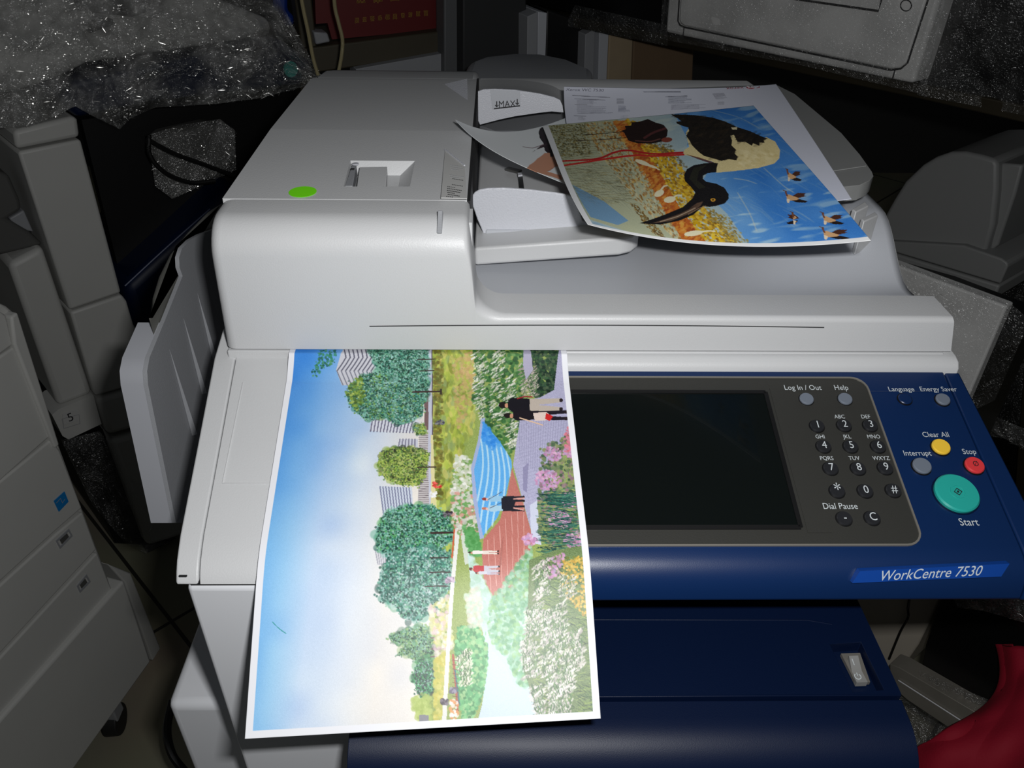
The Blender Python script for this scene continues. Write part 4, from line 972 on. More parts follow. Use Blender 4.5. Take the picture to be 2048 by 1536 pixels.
k2.c[:, :int(620*.028)] = (226, 228, 230); k2.c[-int(400*.024):] = (230, 231, 232)
sheet('bird_print', G2, k2, 'printed_birds', 'glossy print of a large black and white stork, lying on top of the feeder sheets', 'print')

# ---- settings sheet with rows of small text, a red mark at its top right corner
top = [w3(1128, 173, 1.118), w3(1268, 176, 1.121), w3(1410, 176, 1.127), w3(1552, 168, 1.131)]
rig = [w3(1552, 168, 1.131), w3(1598, 236, 1.129), w3(1648, 312, 1.128), w3(1703, 398, 1.126)]
lef = [w3(1128, 173, 1.118), w3(1132, 240, 1.103), w3(1146, 310, 1.100), w3(1168, 390, 1.100)]
bot = [w3(1168, 390, 1.100), w3(1340, 400, 1.097), w3(1520, 408, 1.105), w3(1703, 398, 1.126)]
G3 = coons(top, bot, lef, rig, 230, 560); k3 = Ink(G3, (212, 215, 228)); D = k3
def Q(*pts): return [(1120+x/4.452, 160+y/4.452) for x, y in pts]
def words(x0, y0, x1, y1, col, wd, rr_=rnd):
    x_ = x0
    while x_ < x1:
        L = rr_.uniform(5, 11); t = (x_-x0)/(x1-x0); yy_ = y0+(y1-y0)*t
        D.line(Q((x_, yy_), (min(x_+L, x1), yy_+.3)), wd, col, .75); x_ += L+2.6
for i in range(5): words(152, 180+i*8, rnd.uniform(230, 330), 181+i*8, (168, 170, 184), .9)
words(112, 138, 445, 156, (104, 104, 116), 1.3); words(130, 168, 402, 178, (116, 116, 128), 1.2); words(132, 218, 240, 222, (120, 120, 130), 1.1)
for i in range(9): words(152, 226+i*8.6, rnd.choice([300, 380, 400, 260, 410]), 228+i*8.6+rnd.uniform(0, 6), (166, 168, 182), .9)
words(160, 296, 470, 292, (150, 152, 166), 1.1); words(125, 318, 232, 322, (96, 96, 108), 1.4)
for i in range(4): words(162, 330+i*8, rnd.uniform(200, 226), 331+i*8, (176, 178, 190), .9)
for i in range(7): words(506, 168+i*7, 566, 169+i*7, (158, 160, 172), 1.2)
for i in range(8): words(520, 230+i*7.5, rnd.choice([580, 586, 620]), 231+i*7.5, (158, 162, 178), 1.2)
words(540, 322, 606, 318, (170, 172, 184), 1.0); words(540, 334, 600, 331, (170, 172, 184), 1.0)
words(940, 148, 1135, 142, (110, 112, 124), 1.3)
for i in range(8): words(966, 158+i*7, rnd.choice([1130, 1100, 1172, 1120]), 154+i*7, (160, 164, 178), 1.0)
for i in range(6): words(990, 222+i*8, rnd.choice([1295, 1240, 1100]), 216+i*7.4, (166, 168, 182), 1.0)
for i in range(7): words(1358+i*5, 122+i*8, 1425+i*5+rnd.choice([0, 34]), 118+i*8, (162, 164, 176), 1.1)
for i in range(4): words(1405, 196+i*7, 1460, 194+i*7, (166, 168, 180), 1.0)
words(745, 106, 1075, 106, (96, 98, 110), 1.5)
sheet('settings_sheet', G3, k3, 'printed_text', 'white settings printout with small rows of text and a red mark, under the stork print', 'paper')
def sheet_text(s, x, y, size, m, rot180=False, ang=0):
    p0 = Q((x, y))[0]; i, j = k3.g(*p0); i0, j0 = int(min(max(i, 1), 228)), int(min(max(j, 1), 558))
    dx_ = G3[i0, j0+1]-G3[i0, j0]; dy_ = G3[i0-1, j0]-G3[i0, j0]; dx_ /= np.linalg.norm(dx_); dy_ = dy_-dx_*(dy_@dx_)
    if rot180: dx_, dy_ = -dx_, -dy_
    so_ = bpy.data.objects['settings_sheet']; OFF['settings_sheet'] = tuple(so_.location); tx_ = MB()
    tx_.text(s, G3[i0, j0], dx_, dy_, size, m, h=.0007); tx_.build('sheet_heading', so_, smooth=False)
mat('logo_red', (150, 52, 62), .6)
mat('soft_ink', (110, 110, 122), .6)
sheet_text('Xerox WC 7530', 222, 97, .0068, 'soft_ink')
sheet_text('xerox', 1560, 80, .0085, 'logo_red', rot180=True)
tx_ = MB(); i, j = k3.g(*Q((1700, 74))[0]); pc = G3[int(i), int(j)]
tx_.disc(pc+(0, 0, .0003), (0, 0, 1), .0042, .0003, 'logo_red')
tx_.ribbon([pc+(-.003, -.003, .0009), pc+(.003, .003, .0009)], .0012, (0, 0, 1), 'paper', h=.0001); tx_.ribbon([pc+(-.003, .003, .0009), pc+(.003, -.003, .0009)], .0012, (0, 0, 1), 'paper', h=.0001)
tx_.ribbon(bez([pc+(.006, -.002, .0006), pc+(.009, .000, .0006), pc+(.010, .004, .0006)]), .001, (0, 0, 1), 'logo_red', h=.0001)
so = [o for o in bpy.data.objects if o.name == 'settings_sheet'][0]; OFF['settings_sheet'] = tuple(so.location)
tx_.build('red_emblem', so, smooth=False)

# ---- curled sheet with the figure print, sticking out under the stork print
top = [w3(911, 239, 1.137), w3(985, 262, 1.121), w3(1060, 258, 1.106), w3(1140, 232, 1.096)]
bot = [w3(911.5, 240.5, 1.137), w3(992, 305, 1.121), w3(1092, 352, 1.106), w3(1200, 398, 1.096)]
lef = [top[0], top[0]*.667+bot[0]*.333, top[0]*.333+bot[0]*.667, bot[0]]
rig = [top[3], w3(1158, 285, 1.094), w3(1180, 340, 1.094), bot[3]]
G4 = coons(top, bot, lef, rig, 150, 300); k4 = Ink(G4, (204, 210, 214)); E_ = k4
def C1(*pts): return [(860+x/4.096, 130+y/4.096) for x, y in pts]
k4.c[:] = mixc([(0, (226, 230, 234)), (.5, (228, 232, 234)), (1, (232, 238, 240))], np.clip((k4.px-912)/200, 0, 1))
E_.poly(C1((900, 520), (940, 500), (1200, 480), (1200, 760), (990, 750), (940, 700), (930, 640), (900, 600), (890, 550)), (36, 26, 34))
E_.poly(C1((985, 620), (960, 640), (900, 665), (840, 715), (855, 700), (880, 690), (935, 672)), (60, 44, 52)); E_.line(C1((930, 650), (840, 680), (760, 670)), 2, (120, 96, 104), .6)
E_.poly(C1((940, 720), (1200, 700), (1200, 830), (1025, 830), (960, 872), (1075, 905), (1085, 945), (1000, 915), (880, 880), (800, 862), (788, 850), (815, 818), (880, 765)), (206, 150, 122))
E_.poly(C1((980, 690), (1010, 690), (1010, 750), (985, 752)), (40, 28, 36)); E_.line(C1((1025, 830), (965, 870)), 1.5, (170, 112, 92))
sheet('figure_print', G4, k4, 'printed_dancer', 'pale sheet with a curled pointed corner, picturing a dark haired figure', 'print')

# ---- blank sheet peeping out below the stork print
top = [w3(1180, 425, 1.106), w3(1270, 440, 1.102), w3(1350, 452, 1.101), w3(1450, 470, 1.104)]
bot = [w3(1214, 450, 1.104), w3(1262, 468, 1.101), w3(1330, 474, 1.099), w3(1430, 487, 1.102)]
lef = [top[0], top[0]*.667+bot[0]*.333, top[0]*.333+bot[0]*.667, bot[0]]; rig = [top[3], top[3]*.667+bot[3]*.333, top[3]*.333+bot[3]*.667, bot[3]]
G5 = coons(top, bot, lef, rig, 8, 24)
sheet('blank_sheet', G5, None, 'paper', 'edge of a blank white sheet showing below the stork print beside the front guide', 'paper')

# ================================================================ the store room behind
def D_(px, py, dist): return CAM+ray(px, py)*dist
def wrap(top, bot, fr, off, H, Wd, m, amp=.010, seed=1, name='stretch_film', label=None, glints=5000):
    """a crumpled film sheet lying just in front of an upright face; top and bottom edges as outlines"""
    def resamp(p, n):
        p = np.array(p, float); s_ = np.r_[0, np.cumsum(np.hypot(*np.diff(p, axis=0).T))]; t = np.linspace(0, s_[-1], n)
        return np.stack([np.interp(t, s_, p[:, 0]), np.interp(t, s_, p[:, 1])], 1)
    a, b_ = resamp(top, Wd), resamp(bot, Wd); g = np.random.default_rng(seed)
    global nr
    keep = nr; nr = g; nz = smoothnoise(H, Wd, 3, amp*.4)+smoothnoise(H, Wd, 9, amp); nr = keep
    G = []
    for i in range(H):
        t = i/(H-1); row = []
        for j in range(Wd):
            q_ = a[j]*(1-t)+b_[j]*t; row.append(fr.at(q_[0], q_[1], off+amp*1.5+nz[i, j]))
        G.append(row)
    mb = MB(); mb.surf(G, m)
    ar = sum(np.linalg.norm(np.cross(G[i+1][j]-G[i][j], G[i][j+1]-G[i][j])) for i in range(H-1) for j in range(Wd-1))
    for _ in range(int(min(ar*glints*5, 60000))):      # tiny glossy facets added to sparkle in the flash, tilted roughly toward it
        i, j = g.integers(0, H-1), g.integers(0, Wd-1); a_, b2 = g.random(2)
        if nz[i, j]+g.normal(0, amp*.5) < amp*.1: continue
        p = G[i][j]*(1-a_)*(1-b2)+G[i+1][j]*a_*(1-b2)+G[i][j+1]*(1-a_)*b2+G[i+1][j+1]*a_*b2
        nn_ = fr.n+np.array([0, 0, .3])+g.normal(0, .33, 3); nn_ = nn_/np.linalg.norm(nn_)
        t_ = np.cross(nn_, np.array([0, 0, 1.0])+g.normal(0, .5, 3)); t_ /= np.linalg.norm(t_); s2 = np.cross(nn_, t_)
        L_, w2 = (g.uniform(.0006, .0018), g.uniform(.0004, .0008)) if g.random() < .9 else (g.uniform(.002, .007), g.uniform(.0003, .0007))
        c_ = p+fr.n*.004; mb.add([c_-t_*L_, c_-s2*w2, c_+t_*L_, c_+s2*w2], [(0, 1, 2, 3)], 'film_glint')
    o = mb.build(name, ang=180)
    tag(o, label, 'plastic film'); return o

# ---- the film-wrapped copier behind on the left
FC = Frame(Z(100, 290, .915), 48)
wc = thing('copier', 'copier under crumpled clear film, behind on the left with a bare white column', 'copier', (*FC.P[:2], 0))
def part(par, name, fr, pix, th, m, off=0.0, bevel=.006, label=None, seg=3, rib=None):
    mb = MB(); slab(mb, fr, pix, th, m, off)
    o = mb.build(name, par, bevel=bevel, seg=seg, ang=35)
    if label: o['label'] = label
    return o
part(wc, 'column_cap', FC, [(33, 300), (27, 262), (150, 232), (156, 240), (161, 275)], .45, 'dim_plastic', bevel=.007)
part(wc, 'front_column', FC, [(36, 304), (162, 279), (243, 586), (140, 621)], .30, 'dim_plastic', bevel=.005)
part(wc, 'column_foot', FC, [(141, 625), (244, 590), (254, 603), (268, 650), (290, 690), (330, 720), (330, 752), (191, 793)], .30, 'dim_plastic', bevel=.005)
part(wc, 'drawer_front', FC, [(192, 797), (340, 757), (360, 832), (216, 873)], .25, 'dim_plastic', bevel=.012)
part(wc, 'drawer_front', FC, [(219, 882), (380, 835), (430, 1052), (296, 1094)], .25, 'dim_plastic', bevel=.012, off=-.002)
part(wc, 'side_column', FC, [(17, 529), (86, 493), (186, 788), (117, 814)], .30, 'dim_plastic', off=-.012, bevel=.010)
b = MB(); slab(b, FC, [(104, 830), (118, 818), (187, 791), (203, 848), (137, 879), (125, 872)], .08, 'dim_plastic', -.004)
b.ribbon([FC.at(36, 322, -.008)*0+FC.at(124, 838, .001), FC.at(158, 829, .001), FC.at(160, 847, .001), FC.at(128, 857, .001)], .0012, FC.n, 'grey_plastic', closed=True, h=.0001)
b.prism([FC.at(*p, .0002) for p in ((124, 828), (155, 817), (160, 838), (128, 850))], FC.n*.0006, 'label_paper')
b.text('5', FC.at(141, 835, .0018), FC.d, (0, 0, 1), .026, 'ink'); o = b.build('tray_arm', wc, bevel=.005, ang=50); o['label'] = 'rounded arm with a small label reading 5'
part(wc, 'control_panel', FC, [(92, 175), (560, 78), (618, 120), (630, 150), (600, 170), (300, 205), (155, 236)], .12, 'blue_door', off=.01, bevel=.008, label='dark blue panel')
part(wc, 'scanner_lid', FC, [(-120, 220), (95, 168), (175, 128), (546, 72), (543, 40), (420, -10), (380, -80), (-120, -120)], .4, 'dim_plastic', off=-.03, bevel=.012)
part(wc, 'lid_handle_gap', FC, [(165, 45), (225, 38), (232, 48), (180, 66)], .02, 'black', off=-.012, bevel=.001)
part(wc, 'lid_handle_gap', FC, [(140, -20), (250, -30), (330, 10), (265, 34), (160, 22)], .02, 'dark_grey', off=-.022, bevel=.001)
b = MB(); b.disc(FC.at(580, 138, .018), FC.n, .014, .004, 'start_green', n=24); o = b.build('start_button', wc); o['label'] = 'turquoise round button'
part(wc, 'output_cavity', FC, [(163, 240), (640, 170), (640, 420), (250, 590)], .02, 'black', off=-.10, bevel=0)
part(wc, 'front_door', FC, [(246, 576), (330, 500), (470, 370), (560, 420), (420, 640), (300, 700), (284, 672), (264, 640), (256, 604)], .30, 'blue_door', off=-.02, bevel=.02)
b = MB(); b.tube(bez([FC.at(x, y, -.012) for x, y in ((250, 572), (330, 498), (420, 418))]), .002, 'blue_plastic', n=6); b.build('door_edge_highlight', wc)  # lighter blue tube stands in for the highlight along the door's top
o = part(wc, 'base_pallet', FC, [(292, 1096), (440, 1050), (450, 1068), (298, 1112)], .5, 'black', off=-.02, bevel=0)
b = MB(); slab(b, FC, [(305, 290), (330, 268), (430, 245), (462, 262), (470, 318), (462, 345), (395, 366), (345, 352), (318, 330)], .05, 'dark_grey', -.03)
o = b.build('wrapped_part', bevel=.012); tag(o, 'grey part wrapped in film inside the dark gap of the wrapped copier', 'part')
wrap([(296, 270), (360, 250), (440, 238), (470, 262)], [(310, 372), (345, 398), (400, 372), (472, 340)], FC, -.025, 26, 40, 'film', .006, 5, glints=26000, label='crumpled film around the grey part in the gap of the wrapped copier')
for i_, (pts, r_) in enumerate(((((300, 282), (350, 308), (410, 330), (470, 352)), .004), (((298, 270), (300, 310), (330, 345), (380, 365), (430, 362)), .004))):
    b = MB(); b.tube(bez([FC.at(x, y, .006) for x, y in pts]), r_, 'cord_black'); o = b.build('cable')
    tag(o, ('straight thin black cable crossing the film wrapped grey part', 'curved thin black cable looping below the film wrapped grey part')[i_], 'cable')
wrap([(-60, -70), (150, -90), (420, -60), (560, 0), (580, 40), (640, 150)], [(-40, 258), (60, 252), (112, 232), (150, 212), (185, 232), (240, 258), (262, 236), (310, 215), (430, 208), (520, 196), (590, 178), (640, 160)], FC, .03, 90, 190, 'film_thick', .011, 2, glints=30000, label='large crumpled clear film draped over the top of the wrapped copier')
wrap([(122, 880), (200, 862), (245, 930), (300, 1000), (370, 960)], [(185, 1010), (250, 1085), (292, 1108), (320, 1092), (390, 1070)], FC, .004, 40, 60, 'film_thin', .008, 3, glints=1800, label='clear film hanging around the foot of the wrapped copier')
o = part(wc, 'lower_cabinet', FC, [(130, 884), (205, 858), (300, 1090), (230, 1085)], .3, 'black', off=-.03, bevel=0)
b = MB()
b.prism([FC.at(*p, -.04) for p in ((18, 437), (48, 420), (68, 465), (36, 458))], -FC.n*.05, 'grey_plastic'); b.build('hinge_cover', wc, bevel=.003)
b = MB(); b.prism([FC.at(*p, -.03) for p in ((-40, 330), (18, 350), (40, 400), (44, 420), (14, 438), (60, 465), (88, 490), (-40, 520))], -FC.n*.05, 'dark_grey'); b.build('side_bracket', wc, bevel=.006)

# ---- the grey machine with drawers at the lower left
FB = Frame(Z(304, 1322, .08), 17)
mb_ = thing('copier', 'grey copier with paper drawers and a blue sticker, front left', 'copier', (*FB.at(120, 1200)[:2], 0))
part(mb_, 'body', FB, [(-120, 720), (0, 606), (14, 612), (31, 626), (119, 890), (226, 1181), (160, 1258), (-120, 1600)], .35, 'dim_plastic', off=-.006, bevel=.004)
part(mb_, 'top_cover', FB, [(-90, 700), (0, 622), (13, 630), (27, 690), (-90, 775)], .02, 'dim_plastic', off=.003, bevel=.003)
part(mb_, 'front_panel', FB, [(-90, 783), (0, 713), (28, 694), (101, 873), (-90, 1043)], .02, 'dim_plastic', off=.003, bevel=.003)
part(mb_, 'side_strip', FB, [(23, 634), (36, 624), (120, 890), (111, 897), (30, 690)], .02, 'dim_plastic', off=.008, bevel=.003)
fc = part(mb_, 'front_cover', FB, [(-90, 1052), (0, 963), (103, 879), (120, 900), (165, 1016), (114, 1060), (0, 1164), (-90, 1250)], .02, 'dim_plastic', off=.003, bevel=.003)
b = MB(); b.prism([FB.at(*p, .0035) for p in ((107, 1002), (128, 983), (136, 1003), (117, 1023))], FB.n*.0012, 'energy_blue')
b.ribbon([FB.at(*p, .0052) for p in ((113, 1006), (121, 997), (125, 1006), (130, 998))], .001, FB.n, 'grey_plastic', h=.0001)
o = b.build('blue_sticker', fc, smooth=False); o['label'] = 'bright blue sticker'
for pix, hp in (([(-90, 1256), (0, 1171), (114, 1067), (166, 1024), (194, 1098), (0, 1308), (-90, 1406)], ((113, 1082), (137, 1060), (143, 1071), (120, 1095))),
                ([(-90, 1414), (0, 1316), (195, 1105), (225, 1180), (165, 1245), (0, 1436), (-90, 1540)], ((155, 1172), (172, 1151), (179, 1163), (160, 1183)))):
    dr = part(mb_, 'drawer', FB, pix, .02, 'dim_plastic', off=.003, bevel=.003)
    b = MB(); b.ribbon([FB.at(*p, .0035) for p in hp], .004, FB.n, 'grey_plastic', closed=True, h=.001)
    c_ = np.mean(hp, 0); b.prism([FB.at(*(c_+(np.array(p)-c_)*.6), .0034) for p in hp], FB.n*.0008, 'dark_grey'); b.build('size_window', dr, smooth=False)
part(mb_, 'base_cabinet', FB, [(-120, 1600), (0, 1440), (249, 1160), (303, 1322), (150, 1536), (60, 1660)], .45, 'dim_plastic', off=.012, bevel=.005)
part(mb_, 'side_flap', FB, [(216, 1128), (262, 1146), (322, 1296), (306, 1322), (250, 1166)], .06, 'dim_plastic', off=-.03, bevel=.003)
b = MB(); c_ = Z(236, 1440, .03); b.disc(c_+(-.02, 0, 0), (1, .1, 0), .028, .026, 'rubber'); b.box(c_[0]-.02, c_[0]+.01, c_[1]-.014, c_[1]+.014, .045, .10, 'grey_plastic'); b.build('caster', mb_, bevel=.003)
b = MB(); b.prism([FB.at(*p, .0125) for p in ((-60, 1400), (25, 1325), (42, 1372), (-40, 1460))], FB.n*.0002, 'dim_plastic')
# ---- centre back: sign, shelf board, cords, uprights
FS = Frame(D_(780, 60, 1.60), 67.5)
sg = thing('wall_sign', 'dark red sign with gold characters, standing on the back shelf board', 'sign', FS.at(770, 70))
b = MB(); slab(b, FS, [(626, -90), (888, -90), (888, 58), (664, 79), (655, 46), (632, 48)], .02, 'red_sign'); bd_ = b.build('sign_board', sg, smooth=False)
def strokes(mb, fr, px, py, w_, h_, off, rr_, m):
    """a small square character made of brush strokes"""
    for k_ in range(6):
        if k_ < 3: y_ = py-h_/2+h_*(k_+.4)/3; a_, b_ = (px-w_*rr_.uniform(.25, .5), y_), (px+w_*rr_.uniform(.25, .5), y_-h_*.03)
        else: x_ = px-w_/2+w_*(k_-2.6)/3; a_, b_ = (x_, py-h_*rr_.uniform(.2, .5)), (x_+rr_.uniform(-1, 1), py+h_*rr_.uniform(.2, .5))
        mb.ribbon([fr.at(*a_, off), fr.at(*b_, off)], .0016 if h_ < 14 else .003, fr.n, m, h=.0003)
rr = random.Random(5); b = MB()
for i_ in range(10): strokes(b, FS, 714+i_*15.3, 41-i_*1.6, 9, 12, .0006, rr, 'gold_ink')
b.build('sign_lettering', sg, smooth=False); b = MB()
for i_ in range(5): strokes(b, FS, 722+i_*34, -2-i_*2.5, 20, 22, .0006, rr, 'gold_ink')
b.build('sign_lettering', sg, smooth=False)
def simple(name, fr, pix, th, m, label, cat, off=0.0, bevel=.003, group=None, seg=2):
    mb = MB(); slab(mb, fr, pix, th, m, off); o = mb.build(name, bevel=bevel, seg=seg); return tag(o, label, cat, group)
simple('shelf_board', FS, [(600, 98), (892, 61), (892, 108), (600, 150)], .18, 'board_brown', 'brown wooden shelf board below the red sign', 'shelf', off=.03)
simple('paper_stack', FS, [(712, 138), (890, 106), (890, 175), (712, 185)], .05, 'grey_plastic', 'flat pale sheet lying below the brown shelf board', 'paper', off=.05, bevel=.001)
simple('upright_post', FS, [(888, -90), (926, -90), (925, 420), (889, 420)], .05, 'post_grey', 'grey metal post to the right of the red sign', 'post', off=.07)
simple('upright_post', FS, [(578, -90), (614, -90), (640, 150), (640, 420), (606, 420), (600, 70)], .05, 'board_brown', 'dark brown post to the left of the red sign', 'post', off=.02)
simple('blue_bottle', FS, [(538, -90), (576, -90), (576, 22), (590, 34), (588, 54), (574, 56), (548, 14)], .05, 'bright_blue', 'bright blue object beside the dark brown post', 'container', off=-.05, bevel=.008)
simple('grey_adapter', FS, [(627, 64), (655, 66), (661, 84), (632, 90)], .04, 'grey_plastic', 'small pale grey block at the left end of the red sign', 'adapter', off=.04, bevel=.003)
for i_, pts in enumerate((((598, -30), (607, 20), (616, 62), (626, 115), (636, 150)), ((667, -30), (670, 15), (677, 45), (685, 80), (683, 112), (677, 145)))):
    b = MB(); b.tube(bez([FS.at(x, y, .22) for x, y in pts]), .0032, 'cord_cream'); o = b.build('cord')
    tag(o, ('cream cord hanging beside the dark brown post', 'cream cord hanging in front of the red sign')[i_], 'cord')
# ---- centre back right: folders and boxes under the metal shelf
FK = Frame(D_(1150, 90, 1.65), 66)
simple('dark_carton', FK, [(926, -90), (1053, -20), (1053, 250), (926, 250)], .1, 'dark_box', 'dark grey carton between the metal post and the white folders', 'box', off=-.02)
def binder(pixs, label):
    t_ = thing('folder', label, 'folder', FK.at(*pixs[0][0])); 
    mb = MB(); slab(mb, FK, pixs[0], .10, 'grey_plastic', .02); mb.build('cover', t_, bevel=.001)
    mb = MB(); slab(mb, FK, pixs[1], .10, 'cool_plastic', .016); mb.build('spine', t_, bevel=.001)
binder(([(1055, 33), (1075, 24), (1073, 210), (1053, 210)], [(1076, 23), (1094, 26), (1088, 210), (1074, 210)]), 'white folder next to the dark grey carton')
binder(([(1171, 69), (1190, 58), (1185, 215), (1166, 215)], [(1199, 50), (1218, 53), (1211, 215), (1195, 215)]), 'white folder next to the pale cardboard box')
simple('black_case', FK, [(1094, 20), (1172, 45), (1166, 250), (1088, 250)], .08, 'black', 'black case between the two white folders', 'case', off=-.01)
simple('cardboard_box', FK, [(1219, 64), (1267, 71), (1261, 215), (1213, 215)], .2, 'cardboard_light', 'pale cardboard box right of the white folders', 'box', off=.015)
simple('cardboard_sheet', FK, [(1268, 66), (1388, 92), (1383, 230), (1262, 230)], .06, 'cardboard', 'brown cardboard panel under the metal shelf', 'cardboard', off=0)
b = MB(); b.loft([[Z(x, y, 1.065-dz_) for x, y in ((930, 150), (938, 128), (975, 114), (1030, 108), (1080, 109), (1130, 119), (1185, 142), (1185, 170), (930, 170))] for dz_ in (0, .06)], 'grey_plastic')
tag(b.build('rounded_cover', bevel=.01), 'rounded grey cover just behind the feeder of the middle copier', 'cover')
# ---- right: shelf with the film-wrapped printer
FR = Frame(D_(1600, 60, 1.22), -37)
sh = thing('metal_shelf', 'dark metal shelf carrying the film-wrapped white printer', 'shelf', FR.at(1700, 160, -.1))
part(sh, 'shelf_edge', FR, [(990, 4), (1330, 70), (1840, 168), (2120, 226), (2120, 262), (1830, 196), (1400, 104), (990, 24)], .30, 'shelf_metal', off=-.03, bevel=.002)
part(sh, 'shelf_leg', FR, [(2085, 240), (2120, 250), (2060, 1250), (2010, 1240)], .04, 'shelf_metal', off=-.35, bevel=.002)
pr = thing('printer', 'film-wrapped white printer with a square front panel, top right on the metal shelf', 'printer', FR.at(1600, 110))
part(pr, 'body', FR, [(1342, -100), (1330, 65), (1366, 73), (1826, 168), (1878, 0), (1905, -100)], .30, 'store_white', bevel=.006)
fp_ = part(pr, 'front_panel', FR, [(1366, -100), (1358, 40), (1361, 47), (1368, 52), (1780, 138), (1800, 136), (1812, 126), (1852, 0), (1880, -100)], .01, 'store_white', off=.010, bevel=.003)
b = MB(); b.ribbon([FR.at(*p, .0105) for p in ((1364, -90), (1356, 42), (1360, 50), (1368, 54), (1782, 140), (1802, 137), (1815, 126), (1856, 0), (1884, -90))], .0025, FR.n, 'seam', h=.0003)
b.ribbon([FR.at(*p, .0108) for p in ((1575, -4), (1757, 22), (1765, -8), (1780, -90))], .003, FR.n, 'seam', h=.0003)
b.ribbon([FR.at(1812+11*math.cos(t), 11+11*math.sin(t), .0108) for t in np.linspace(0, 2*math.pi, 20, endpoint=False)], .0014, FR.n, 'seam', closed=True, h=.0003)
b.ribbon([FR.at(1368, 56, .002), FR.at(1366, 72, .002)], .0018, FR.n, 'seam', h=.0003); b.ribbon([FR.at(1790, 140, .002), FR.at(1785, 158, .002)], .0018, FR.n, 'seam', h=.0003)
b.build('panel_joint', fp_, smooth=False)
wrap([(1330, -100), (1600, -100), (1905, -100)], [(1320, 78), (1600, 130), (1850, 190)], FR, .012, 50, 90, 'film_thin', .003, 8, glints=60, label='tight clear film around the white printer on the metal shelf')
simple('wrapped_stack', FR, [(1040, -100), (1338, -100), (1326, 62), (1040, 6)], .25, 'wrapped_black', 'black film-wrapped stack left of the printer on the metal shelf', 'stack', off=-.05)
simple('wrapped_stack', FR, [(1896, -100), (2150, -100), (2150, 236), (1842, 172)], .25, 'wrapped_black', 'black film-wrapped stack right of the printer on the metal shelf', 'stack', off=-.04)
wrap([(1885, -100), (2150, -100)], [(1835, 190), (2150, 250)], FR, -.03, 40, 40, 'film_thin', .008, 9, glints=120, label='clear film over the black stack right of the printer')
wrap([(1150, 10), (1335, 50)], [(1130, 52), (1335, 92)], FR, -.02, 10, 40, 'film_thin', .006, 10, label='loose end of film hanging at the shelf edge left of the printer')
# ---- right: white fronted wrapped machine, grey feeder on top
FX = Frame(D_(1900, 800, 1.10), -37)
wm = thing('wrapped_machine', 'film-wrapped machine with a pale flat front, right of the middle copier', 'machine', (*FX.P[:2], 0))
part(wm, 'front_panel', FX, [(1600, 470), (1785, 527), (2014, 613), (1757, 1215), (1560, 1215)], .02, 'store_white', bevel=.003)
part(wm, 'body', FX, [(1600, 560), (1785, 620), (1972, 700), (1757, 1215), (1560, 1215)], .18, 'wrapped_black', off=-.021, bevel=.003)
wrap([(1780, 520), (1900, 560), (2020, 606), (2060, 640)], [(1690, 700), (1850, 800), (1930, 830), (1990, 800)], FX, .003, 40, 60, 'film_thin', .004, 12, glints=350, label='clear film over the upper front of the pale fronted machine')
FY = Frame(D_(1900, 450, 1.30), -37)
gm = thing('feeder_unit', 'grey feeder unit with a round-shouldered side, standing on the pale fronted machine', 'feeder', FY.at(1900, 560))
part(gm, 'side_cover', FY, [(1760, 470), (1771, 428), (1788, 398), (1810, 363), (1845, 330), (1872, 314), (1902, 304), (1930, 304), (1963, 311), (1991, 319), (1995, 330), (1994, 382), (1987, 450), (1971, 505), (1760, 520)], .20, 'mid_grey', bevel=.006)
part(gm, 'end_strip', FY, [(2001, 326), (2046, 330), (2030, 390), (1996, 490), (1978, 505)], .15, 'mid_grey', off=-.015, bevel=.004)
part(gm, 'base', FY, [(1740, 480), (1927, 491), (2002, 517), (2014, 525), (2016, 532), (2000, 568), (1740, 490)], .25, 'mid_grey', off=.012, bevel=.006)
part(gm, 'foot', FY, [(1740, 496), (1793, 508), (2000, 571), (1987, 600), (1902, 573), (1740, 522)], .25, 'mid_grey', off=.006, bevel=.004)
# ---- far right: black wrapped stack, bottom right: rail, box, red bag
FZ = Frame(D_(2000, 900, 1.62), -37)
simple('wrapped_stack', FZ, [(2048, 300), (2200, 320), (2200, 1250), (1960, 1200), (1800, 1190), (1990, 640)], .12, 'wrapped_black', 'tall black film-wrapped stack at the right edge behind the pale fronted machine', 'stack', off=-.02)
wrap([(2010, 330), (2150, 350)], [(1900, 860), (2150, 900)], FZ, .02, 60, 40, 'film_thin', .010, 13, glints=900, label='clear film down the tall black stack at the right edge')
wrap([(1960, 820), (2150, 900)], [(1980, 860), (2150, 960)], FZ, .10, 12, 40, 'film', .010, 14, label='bunched film crossing the tall black stack at the right edge')
FW = Frame(D_(1800, 1260, 1.22), -37)
simple('beige_box', FW, [(1660, 1120), (1905, 1120), (1880, 1200), (1836, 1290), (1795, 1350), (1600, 1350)], .12, 'beige_plastic', 'beige plastic housing between the blue front door and the black wrapped box', 'box', off=-.02)
b = MB(); b.tube(bez([FW.at(x, y, -.010) for x, y in ((1824, 1170), (1816, 1215), (1816, 1235), (1800, 1265), (1778, 1318))]), .0018, 'cord_black', n=6); tag(b.build('cable'), 'thin black cable running down the beige plastic housing', 'cable')
simple('wrapped_box', FW, [(1896, 1150), (2150, 1130), (2150, 1330), (2010, 1440), (1838, 1358), (1850, 1290)], .3, 'wrapped_black', 'black film-wrapped box beside the red cushion', 'box', off=.02)
wrap([(1900, 1180), (2000, 1160), (2100, 1180)], [(1915, 1215), (1968, 1222), (2100, 1260)], FW, .03, 16, 50, 'film', .008, 15, label='bunched film along the top of the black wrapped box')
wrap([(1838, 1340), (1990, 1405)], [(1838, 1362), (1960, 1440)], FW, .03, 10, 50, 'film', .006, 16, label='bunched film along the lower edge of the black wrapped box')
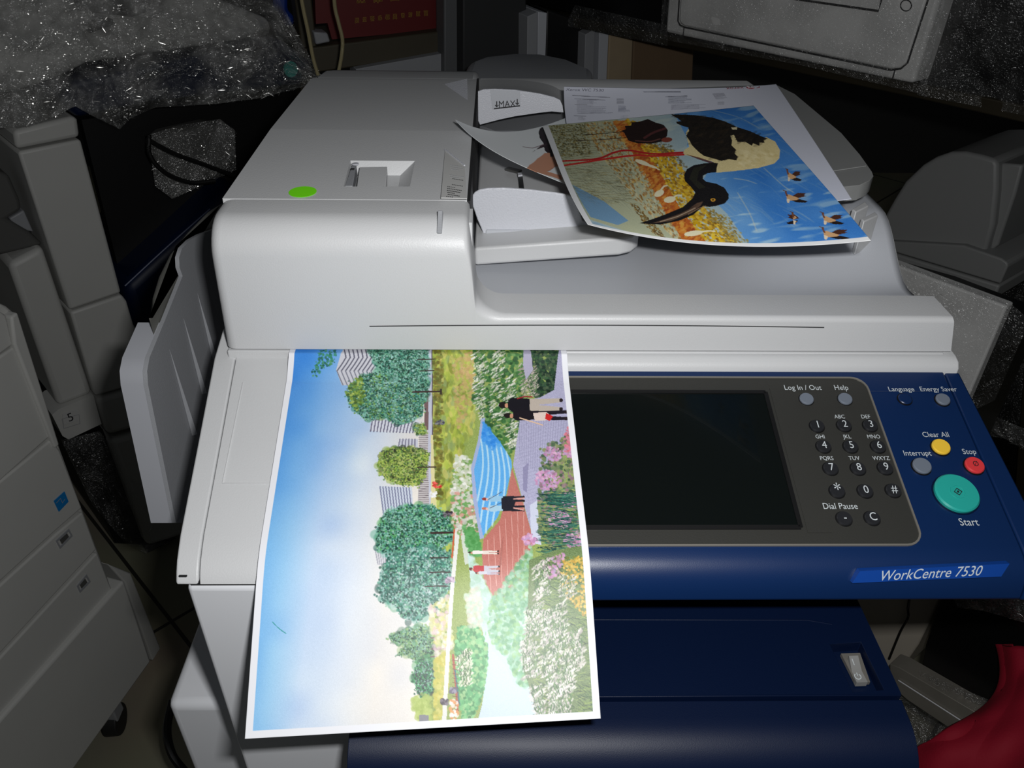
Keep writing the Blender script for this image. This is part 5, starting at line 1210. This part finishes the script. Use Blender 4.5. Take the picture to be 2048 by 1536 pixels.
b = MB(); slab(b, FW, [(1780, 1328), (1800, 1336), (1985, 1445), (1950, 1490), (1815, 1400), (1780, 1370)], .03, 'steel', .05)
b.ribbon([FW.at(1796, 1360, .052), FW.at(1936, 1450, .052)], .002, FW.n, 'paper', h=.0008)  # pale strip laid on as the rail's highlight line
tag(b.build('steel_rail', bevel=.002), 'steel rail running down to the right below the black wrapped box', 'rail')
wrap([(1800, 1390), (1930, 1470)], [(1770, 1560), (1900, 1600)], FW, -.02, 40, 40, 'film', .010, 17, glints=1800, label='crumpled film on the floor below the steel rail')
# red cushion with pale piping
top = [D_(2008, 1288, 1.04), D_(2030, 1298, 1.02), D_(2080, 1306, 1.0), D_(2140, 1300, 1.0)]
lef = [top[0], D_(1990, 1415, .98), D_(1890, 1475, .96), D_(1822, 1545, .98)]
bot = [lef[3], D_(1900, 1570, .94), D_(2000, 1590, .93), D_(2140, 1600, .95)]
rig = [top[3], D_(2145, 1400, .95), D_(2145, 1500, .93), bot[3]]
G6 = coons(top, bot, lef, rig, 60, 60)
nz = smoothnoise(60, 60, 12, .006); G6 = G6+(CAM-G6)/np.linalg.norm(CAM-G6, axis=-1, keepdims=True)*nz[..., None]
rc = thing('red_cushion', 'crimson red padded cloth with pale piping in the lower right corner', 'cushion', tuple(G6[-1, 30]))
b = MB(); b.surf([list(r) for r in G6], 'red_cloth'); b.build('cover', rc, solid=.02, ang=180)
b = MB()
def gp(px, py):
    P_ = np.stack(proj(G6.reshape(-1, 3)), -1); k_ = np.argmin(((P_-(px, py))**2).sum(1)); return G6.reshape(-1, 3)[k_]-fw*.011
b.tube(bez([gp(1985, 1402), gp(1995, 1415), gp(2012, 1428), gp(2030, 1440), gp(2048, 1448)]), .0022, 'piping', n=6)
b.build('piping', rc); b = MB(); b.tube(bez([gp(1835, 1528), gp(1850, 1522), gp(1864, 1530), gp(1872, 1545)]), .0022, 'piping', n=6)
o = b.build('piping', rc); o['label'] = 'pale curved piping'
# cable on the floor beside the copier
b = MB(); b.tube(bez([Z(345, 1400, .3), Z(334, 1460, .28), Z(345, 1510, .26), Z(375, 1550, .24)]), .006, 'cord_black'); tag(b.build('cable'), 'black cable curving beside the foot of the middle copier', 'cable')
